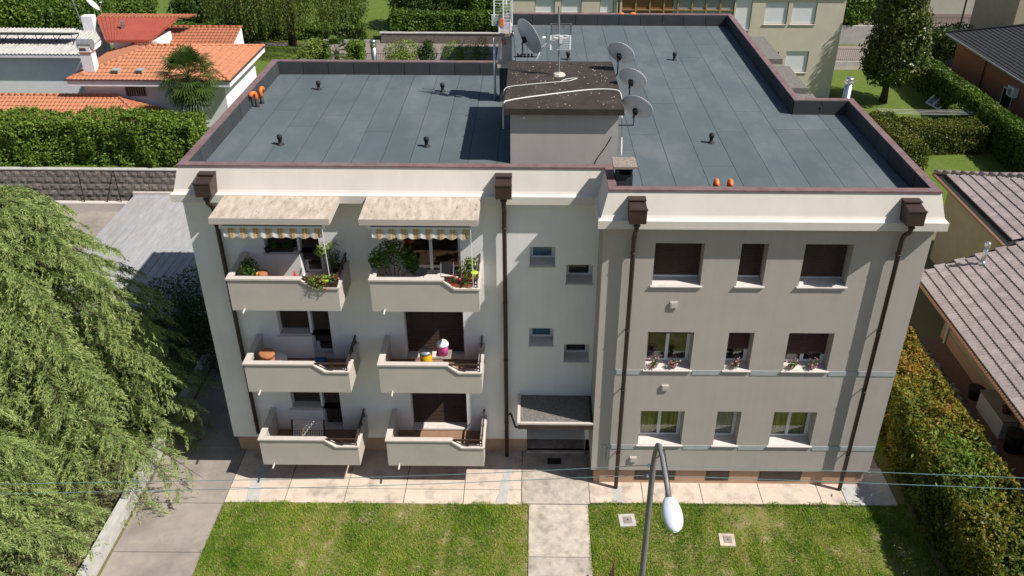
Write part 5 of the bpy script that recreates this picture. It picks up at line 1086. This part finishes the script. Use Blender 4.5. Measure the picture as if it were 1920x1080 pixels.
bucket('planter', 'dark round planter beside the white garden cupboard', 'pot', 14.95, 4.9, .02, .28, .45, m_blackp); bucket('planter', 'red brown pot standing on the white garden cupboard', 'pot', 15.05, 3.0, .83, .16, .24, m_shutter_r); bucket('rubbish_bin', 'black bin at the near end of the garden cupboard', 'bin', 14.95, 1.9, .02, .32, .8, m_blackp)
# ------------------------------------------------------------------ dishes and aerials
def dish(center, nrm, rad, label, foot, group=None, mat=None):
    root = thing('satellite_dish', label, 'satellite dish', foot, group); c = Vector(center); n = Vector(nrm).normalized(); R3 = n.to_track_quat('Z', 'Y').to_matrix(); mb = MB(); prof = []
    for i in range(9): t = i/8; prof.append((max(rad*t, .0001), .16*rad*t*t*1.6))
    mb.lathe(c, prof+[(rad*1.015, .16*rad*1.6+.008), (rad*.99, .16*rad*1.6+.018)]+[(max(rad*t, .0001)*.985, .16*rad*t*t*1.6+.02) for t in (.85, .6, .3, .0)], 28, R3); mb.build('reflector', mat or m_dish, root, True)
    mb = MB(); lo = c+R3 @ Vector((0, -rad*.95, .12)); tip = c+n*rad*1.15+R3 @ Vector((0, -rad*.55, 0)); mb.bar(lo, tip, .025, .025); mb.build('feed_arm', m_galv, root)
    mb = MB(); mb.tube([tip-(tip-c).normalized()*.0, tip+(c-tip).normalized()*.12], [.03, .045], 8); mb.build('receiver', m_whitep, root)
    mb = MB(); bk = c-n*.1; mb.obox(c-n*.06, (.12, .2, .1), R3); mb.bar(c-n*.08, Vector((c.x-.02, c.y, c.z-.14))-n*.12, .05, .05)
    q = Vector((c.x, c.y, c.z-.16))-n*.12; f = Vector(foot); mb.tube([q+Vector((0, 0, .12)), Vector((q.x, q.y, max(f.z, q.z-.35))), f], .024, 8); mb.build('mount', m_blackp, root); return root
for (px, py), yy, zz, lab, ft in (((1162, 104), 6.6, None, 'rear grey dish at the stair head corner', (.56, 6.7, 11.6)), ((1184, 153), 5.1, None, 'middle grey dish beside the stair head', (.54, 5.0, 11.5)), ((1192, 207), 3.6, None, 'front grey dish on the stair head side wall', (.54, 3.5, 11.35))):
    c = at(px, py, Y=yy); dish(c, (.38, .72, .50), .46 if yy > 4 else .50, lab, ft, 'dishes along the stair head')
bigc = at(985, 73, Y=8.6); dish(bigc, (.75, .50, .35), .66, 'large pale dish behind the chimney with several receivers', (-2.6, 8.9, 11.9))
sc_ = at(1016, 92, Y=8.9); R3 = Vector((-.6, .2, .7)).to_track_quat('Z', 'Y').to_matrix(); mb = MB(); mb.lathe(sc_, [(.0001, 0), (.15, .01), (.26, .05), (.27, .055), (.25, .06), (.0001, .02)], 20, R3); tag(mb.build('dish_subreflector', m_dish, None, True), 'small pale curved reflector beside the large dish', 'reflector')
mb = MB()
for i in range(5): mb.tube([bigc+Vector((-.25+.12*i, -.35, -.52)), bigc+Vector((-.25+.12*i, -.2, -.48))], .04, 8)
mb.bar(bigc+Vector((-.4, -.25, -.55)), bigc+Vector((.4, -.25, -.55)), .03, .03); tag(mb.build('receiver_row', m_blackp), 'row of small black receivers under the large dish', 'receivers')
pl_ = at(165, 20, Z=6.9); dish((pl_.x+.3, pl_.y, 7.25), (.7, .2, .6), .55, 'pale dish on the villa chimney', (pl_.x+.1, pl_.y, 6.6))
vm = thing('villa_aerial', 'thin leaning aerial mast on the villa roof', 'antenna', (pl_.x-.3, pl_.y-.6, 6.3)); mb = MB(); mb.tube([(pl_.x-.3, pl_.y-.6, 6.2), (pl_.x-.75, pl_.y-.5, 8.6)], .025, 6); mb.build('mast', m_galv, vm); mb = MB(); mb.bar((pl_.x-1.1, pl_.y-.6, 7.4), (pl_.x-.2, pl_.y-.6, 7.4), .02, .02); mb.build('boom', m_galv, vm)
def grid(mb, c, w, h, n, tilt, fr=.02):
    c = Vector(c); u = Vector((1, 0, 0)); v = Vector((0, math.sin(tilt), math.cos(tilt)))
    for s in (-1, 1): mb.bar(c+u*w/2*s-v*h/2, c+u*w/2*s+v*h/2, .045, .03, 0)
    for i in range(n): t = -.5+i/(n-1); mb.bar(c-u*w/2+v*h*t, c+u*w/2+v*h*t, .012, .012, 0)
a1 = thing('roof_aerial', 'grid aerial on a grey mast standing on the stair head roof', 'antenna', (-1.1, 5.5, 12.1)); bs = at(1048, 141, Z=12.1); tp = at(1048, 12, Y=bs.y)
mb = MB(); mb.tube([bs, tp], .028, 8); mb.build('mast', m_galv, a1)
mb = MB(); mb.lathe(bs, [(.22, 0), (.18, .06), (.06, .09), (.04, .09)], 8); mb.build('base', m_cap, a1)
mb = MB(); g1 = at(1051, 80, Y=bs.y-.05); grid(mb, g1, .62, .44, 9, .15); mb.build('lower_grid', m_white, a1)
mb = MB(); g1 = at(1052, 55, Y=bs.y+.05); grid(mb, g1, .62, .38, 9, -.25); mb.build('upper_grid', m_galv, a1)
mb = MB(); g1 = at(1052, 69, Y=bs.y-.12)
for s in (-1, 1):
    ring_ = [g1+Vector((s*(.12+.12*math.cos(t)), 0, .045*math.sin(t))) for t in np.linspace(0, 6.283, 14)]; mb.tube(ring_, .016, 6)
mb.box(g1.x-.05, g1.x+.05, g1.y-.04, g1.y+.04, g1.z-.2, g1.z+.02); mb.build('dipole', m_whitep, a1)
mb = MB(); mb.tube([tp-Vector((0, 0, .35)), bs+Vector((-.8, 1.2, 0))], .004, 3); mb.tube([tp-Vector((0, 0, .35)), bs+Vector((.8, 1.2, 0))], .004, 3); mb.build('guy_wires', m_galv, a1)
a2 = thing('chimney_aerial', 'white grid aerials stacked above the roof chimney', 'antenna', (-3.0, 8.9, 13)); mb = MB(); zt_ = at(940, -40, Y=8.9).z; mb.tube([(-2.85, 8.95, 11.7), (-2.85, 8.95, zt_)], .028, 8); mb.build('mast', m_galv, a2)
for k, (px, py, w_, h_, tl_) in enumerate(((938, 14, .42, .85, .1), (940, 38, .62, .38, -.1), (952, 22, .30, .95, .05), (947, 52, .40, .34, .2))):
    c = at(px, py, Y=8.75-.06*k); mb = MB(); grid(mb, c, w_, h_, 10, tl_); mb.build('grid', m_white, a2)
mb = MB(); c = at(941, 42, Y=8.6); mb.box(c.x-.06, c.x+.06, c.y-.05, c.y+.05, c.z-.12, c.z+.12); mb.build('amplifier', m_orange, a2)
mb = MB(); c = at(945, 78, Y=8.6); mb.box(c.x-.07, c.x+.07, c.y-.05, c.y+.05, c.z-.1, c.z+.1); mb.build('junction_box', m_shutter_r, a2)
cable('aerial_cable', [(-2.72, 8.65, 12.8), (-2.66, 8.6, 12.2), (-2.6, 8.5, 11.75), (-2.2, 8.3, 11.7), (-1.9, 8.2, 12.0), (-1.75, 8.5, 12.3)], .018, m_cable_w, 'white cable drooping under the large dish by the chimney')
cable('wall_cable', [(.35, 2.945, 11.2), (.2, 2.945, 10.9), (-.05, 2.945, 10.5), (-.12, 2.945, 10.31)], .010, m_blackp, 'thin dark cable slanting down the stair head front wall')
pb = at(1110, 46, Z=ZR); mb = MB(); R3 = Matrix.Rotation(.3, 3, 'Z'); mb.obox((pb.x, pb.y, ZR+.06), (.32, .1, .1), R3); mb.lathe((pb.x-.2, pb.y+.03, ZR+.01), [(.05, 0), (.06, .1), (0, .12)], 8); tag(mb.build('plastic_scrap', m_whitep), 'white plastic scrap lying near the rear parapet', 'litter')
pb = at(693, 137, Z=ZR); mb = MB(); mb.obox((pb.x, pb.y-.1, ZR+.05), (.2, .14, .09), Matrix.Rotation(.4, 3, 'Z')); tag(mb.build('loose_brick', m_terra), 'loose orange brick by the left rear parapet', 'brick')

# ------------------------------------------------------------------ awnings
m_st1 = M('awning_white', (.55, .56, .57), rough=.9); m_st2 = M('awning_tan', (.42, .26, .11), rough=.9); m_st3 = M('awning_cream', (.46, .40, .30), rough=.9)
def awning(xa, xb, lab, rod):
    root = thing('awning', lab, 'awning', ((xa+xb)/2, -.05, 9.3)); n = 112; mb = MB(); y = -.12; zt, zb = 9.64, 9.36
    for i in range(n):
        u0, u1 = i/n, (i+1)/n; ph = (i % 14); mi = 0 if ph < 5 else 2 if ph in (5, 8, 13) else 1 if ph in (6, 7, 9, 10) else 2
        b0, b1 = (zb-.055*abs(math.sin(u*math.pi*8)) for u in (u0, u1)); w0, w1 = (.018*math.sin(u*60) for u in (u0, u1)); x0, x1 = xa+(xb-xa)*u0, xa+(xb-xa)*u1
        mb.face([(x0, y+w0-.03, b0), (x1, y+w1-.03, b1), (x1, y, zt), (x0, y, zt)], mi); mb.face([(x0, y, zt), (x1, y, zt), (x1, y+.25, zt+.05), (x0, y+.25, zt+.05)], mi)
    mb.build('valance', [m_st1, m_st2, m_st3], root)
    mb = MB(); mb.tube([(xa-.08, y, zt+.01), (xb+.08, y, zt+.01)], .03, 8); mb.tube([(xa, y+.3, zt+.07), (xb, y+.3, zt+.07)], .055, 8); mb.build('roller', m_whitep, root)
    for x in (xa-.06, xb+.06): mb = MB(); mb.box(x-.03, x+.03, y-.03, y+.35, zt-.05, zt+.1); mb.build('bracket', m_whitep, root)
    mb = MB(); mb.tube([(xb+.02, y-.06, zt), (xb+.05, y-.02, rod)], .012, 6); mb.build('crank_rod', m_whitep, root)
awning(-10.62, -7.86, 'striped awning over the top left balcony', 8.1); awning(-6.48, -3.74, 'striped awning over the top right balcony', 7.75)

# ------------------------------------------------------------------ balcony and sill plants
def plant(name, label, cat, x, y, z, pr, ph, pmat, crown, n, lmat, s0=.05, s1=.10, flowers=None, box=None, asp=.5, group=None):
    root = thing(name, label, cat, (x, y, z), group); mb = MB()
    if box: mb.hexa([(x-box[0]/2*.92, y-box[1]/2*.9, z), (x+box[0]/2*.92, y-box[1]/2*.9, z), (x+box[0]/2*.92, y+box[1]/2*.9, z), (x-box[0]/2*.92, y+box[1]/2*.9, z), (x-box[0]/2, y-box[1]/2, z+ph), (x+box[0]/2, y-box[1]/2, z+ph), (x+box[0]/2, y+box[1]/2, z+ph), (x-box[0]/2, y+box[1]/2, z+ph)])
    else: mb.lathe((x, y, z), [(pr*.72, 0), (pr, ph*.85), (pr*1.08, ph*.86), (pr*1.08, ph), (pr*.9, ph), (pr*.85, ph*.8), (0, ph*.8)], 12)
    mb.build('pot', pmat, root, not box); P = []; D = []
    st = MB()
    for (cx, cy, cz, rx, ry, rz) in crown:
        m = int(n/len(crown)); d = unit(RNG.normal(0, 1, (m, 3))); P.append(np.array([x+cx, y+cy, z+ph+cz])+d*(RNG.random((m, 1))**.5)*np.array([rx, ry, rz])); D.append(d+np.array([0, 0, .4])); st.tube([(x, y, z+ph*.8), (x+cx*.5, y+cy*.5, z+ph+cz*.5), (x+cx, y+cy, z+ph+cz)], [.012, .01, .006], 5, cap=False)
    st.build('stems', m_bark, root); P = np.concatenate(P); D = np.concatenate(D); tag(leaves('leaves', P, D, s0, s1, lmat, root, asp, .8), kind='stuff')
    if flowers:
        fm, k, fs = flowers; idx = RNG.integers(0, len(P), k); tag(leaves('flowers', P[idx]+D[idx]*.05, D[idx], fs*.7, fs, fm, root, .9, .6), kind='stuff')
    return root
F3, F2, F1 = 7.03, 4.03, 1.03
plant('potted_bush', 'round leafy bush at the left end of the top left balcony', 'plant', -10.25, .30, F3, .2, .75, m_pot, [(0, 0, .30, .32, .28, .32)], 520, L_pot, .06, .11)
bucket('flower_pot', 'small empty brown pot beside the round balcony bush', 'pot', -9.85, .22, F3, .13, .98, m_pot)
mb = MB(); mb.lathe((-9.99, .15, F3), [(.05, 0), (.06, .7), (.03, .92), (.02, 1.0), (0, 1.0)], 10); tag(mb.build('watering_bottle', m_yel, None, True), 'yellow bottle between bush and pot on the balcony', 'bottle')
plant('flower_trough', 'mixed flower trough hanging over the top left balcony rail', 'plant', -8.08, -.02, 7.70, .2, .17, m_brownmetal, [(-.28, -.03, .06, .22, .15, .14), (0, 0, .08, .25, .15, .14), (.3, 0, .08, .22, .15, .14), (-.1, -.14, -.1, .3, .08, .2)], 520, L_lime, .04, .09, (L_red, 26, .06), (.95, .2))
bucket('planter', 'lime green pot inside the mixed flower trough', 'pot', -7.98, .0, 7.80, .14, .14, m_limep)
plant('potted_palm', 'tall thin palm in the corner of the top left balcony', 'plant', -8.1, .95, F3, .15, .35, m_pot, [(0, 0, 1.05, .34, .30, .16), (-.15, 0, .9, .22, .2, .12), (.1, 0, .5, .03, .03, .4)], 110, L_lime, .16, .34, asp=.22)
plant('dark_planter', 'dark wiry plant against the right side of the top left balcony', 'plant', -7.80, .75, 7.70, .16, .25, m_blackp, [(0, 0, .22, .14, .42, .26)], 320, L_dark, .05, .1, asp=.3)
plant('sill_planter', 'green trough of spiky leaves on the top left window sill', 'plant', -9.62, 1.56, 7.98, .1, .14, m_blackp, [(-.2, -.05, .1, .15, .08, .12), (.2, -.05, .1, .15, .08, .12)], 130, L_pot, .12, .22, None, (.75, .16), .18)
bucket('flower_pot', 'small black pot at the left end of the window sill', 'pot', -10.03, 1.50, 7.98, .09, .14, m_blackp)
mb = MB(); mb.lathe((-8.95, .35, F3), [(.12, 0), (.10, .5), (.02, .95), (0, .96)], 8); tag(mb.build('watering_can', m_redp, None, True), 'small red pointed thing behind the balcony parapet', 'watering can')
plant('ficus_tree', 'large leafy ficus on the top right balcony', 'plant', -6.05, .55, F3, .24, .35, m_pot, [(-.25, -.1, 1.05, .42, .38, .40), (.25, 0, 1.0, .42, .38, .45), (0, 0, 1.35, .38, .34, .30), (-.5, 0, .9, .25, .25, .30), (.5, .1, .7, .25, .25, .3)], 1500, L_pot, .07, .13)
plant('geranium_box', 'red geranium box on the top right balcony rail', 'plant', -4.05, .0, 7.70, .2, .12, m_pot, [(-.2, 0, .08, .2, .13, .15), (.1, 0, .08, .2, .13, .15)], 260, L_pot, .05, .1, (L_red, 46, .10), (.62, .15))
plant('balcony_shrub', 'bright green shrub at the right corner of the top balcony', 'plant', -3.92, .55, F3, .2, .45, m_pot, [(0, 0, .45, .28, .3, .42), (.12, -.1, .75, .18, .18, .2)], 520, L_lime, .06, .12)
bucket('planter', 'lime green hanging pot on the top right balcony rail', 'pot', -3.68, .3, 7.85, .10, .15, m_limep)
bt = thing('bistro_table', 'small round metal table on the top right balcony', 'table', (-5.35, .75, F3)); mb = MB(); mb.lathe((-5.35, .75, F3+.70), [(.26, 0), (.27, .01), (.27, .025), (0, .026)], 18); mb.build('top', m_galv, bt)
for a in (0, 2.1, 4.2): mb = MB(); mb.tube([(-5.35+.22*math.cos(a), .75+.22*math.sin(a), F3), (-5.35+.05*math.cos(a), .75+.05*math.sin(a), F3+.4), (-5.35+.18*math.cos(a), .75+.18*math.sin(a), F3+.70)], .010, 5); mb.build('leg', m_blackp, bt)
fc = thing('folding_chair', 'dark folding chair on the top right balcony', 'chair', (-4.55, .75, F3)); mb = MB(); mb.box(-4.75, -4.35, .6, .95, F3+.43, F3+.46); mb.build('seat', m_blackp, fc); mb = MB(); mb.hexa([(-4.75, .96, F3+.55), (-4.35, .96, F3+.55), (-4.35, 1.0, F3+.55), (-4.75, 1.0, F3+.55), (-4.75, 1.06, F3+.85), (-4.35, 1.06, F3+.85), (-4.35, 1.09, F3+.85), (-4.75, 1.09, F3+.85)]); mb.build('backrest', m_blackp, fc)
for x in (-4.74, -4.36):
    mb = MB(); mb.tube([(x, .55, F3), (x, 1.08, F3+.86)], .011, 5); mb.build('leg', m_galv, fc); mb = MB(); mb.tube([(x+.02, 1.0, F3), (x+.02, .6, F3+.44)], .011, 5); mb.build('leg', m_galv, fc)
bucket('flower_pot', 'large terracotta pot on the middle left balcony', 'pot', -10.22, .40, F2, .22, 1.0, m_pot)
mb = MB(); mb.lathe((-10.05, .75, F2), [(.3, 0), (.3, .55), (.27, .58), (0, .58)], 18); tag(mb.build('round_tub', m_whitep, None, True), 'white round tub behind the large terracotta pot', 'tub')
mb = MB(); mb.box(-8.95, -8.6, .85, 1.2, F2, F2+.28); mb.box(-8.9, -8.65, .9, 1.15, F2+.281, F2+.3); tag(mb.build('storage_crate', M('blue_plastic', (.04, .11, .30), rough=.5)), 'blue crate before the middle left balcony door', 'crate')
tbz = thing('folding_table', 'small speckled folding table on the middle right balcony', 'table', (-4.75, .75, F2)); mb = MB(); mb.box(-5.0, -4.52, .5, .98, F2+.72, F2+.75); mb.build('top', m_granite, tbz)
for s in (-1, 1): mb = MB(); mb.tube([(-4.76-.2*s, .74, F2), (-4.76, .74, F2+.4), (-4.76+.04*s, .74, F2+.72)], .014, 6); mb.build('leg', m_galv, tbz)
pk = thing('pink_bin', 'bright pink bin with white lid on the folding table', 'bin', (-4.78, .74, F2+.75)); mb = MB(); mb.lathe((-4.78, .74, F2+.752), [(.15, 0), (.175, .32), (.17, .34)], 16); mb.build('body', m_pink, pk, True); mb = MB(); mb.lathe((-4.78, .74, F2+1.09), [(.19, 0), (.19, .06), (.14, .14), (.05, .17), (0, .17)], 16); mb.build('lid', m_whitep, pk, True)
yk = thing('yellow_bin', 'yellow bucket with pale lid beside the folding table', 'bucket', (-5.3, .55, F2)); mb = MB(); mb.lathe((-5.3, .55, F2), [(.17, 0), (.20, .92), (.19, .94)], 16); mb.build('body', m_yel, yk, True); mb = MB(); mb.lathe((-5.3, .55, F2+.941), [(.21, 0), (.21, .05), (.16, .1), (0, .12)], 16); mb.build('lid', m_galv, yk, True)
dr = thing('drying_rack', 'white lattice drying rack folded on the lowest left balcony', 'rack', (-9.6, .9, F1)); mb = MB()
for x in np.linspace(-10.03, -9.05, 14): mb.bar((x, .98, F1+.10), (x, 1.18, F1+.62), .018, .012)
for t in np.linspace(0, 1, 7): mb.bar((-10.05, .98+.2*t, F1+.1+.52*t), (-9.03, .98+.2*t, F1+.1+.52*t), .018, .012)
mb.build('lattice', m_white, dr); mb = MB()
for x in (-10.08, -9.0): mb.bar((x, .95, F1), (x, 1.2, F1+.68), .05, .04)
mb.build('side_bars', m_blackp, dr)
for i, (x, lab, nfl) in enumerate(((1.80, 'first', 0), (2.40, 'second', 0), (4.28, 'third', 0), (6.02, 'fourth', 0), (6.66, 'fifth', 0))):
    where = ('left pot on the wide left sill', 'right pot on the wide left sill', 'single pot on the narrow middle sill', 'left pot on the wide right sill', 'right pot on the wide right sill')[i]
    plant('geranium_pot', 'pink geranium, '+where, 'plant', x, .10, 4.80, .085, .13, m_whitepot, [(0, 0, .10, .17, .13, .12), (-.06, -.08, .02, .12, .07, .1)], 170, L_pot, .04, .08, (L_pink, 42, .07), group='geraniums on the middle floor sills')
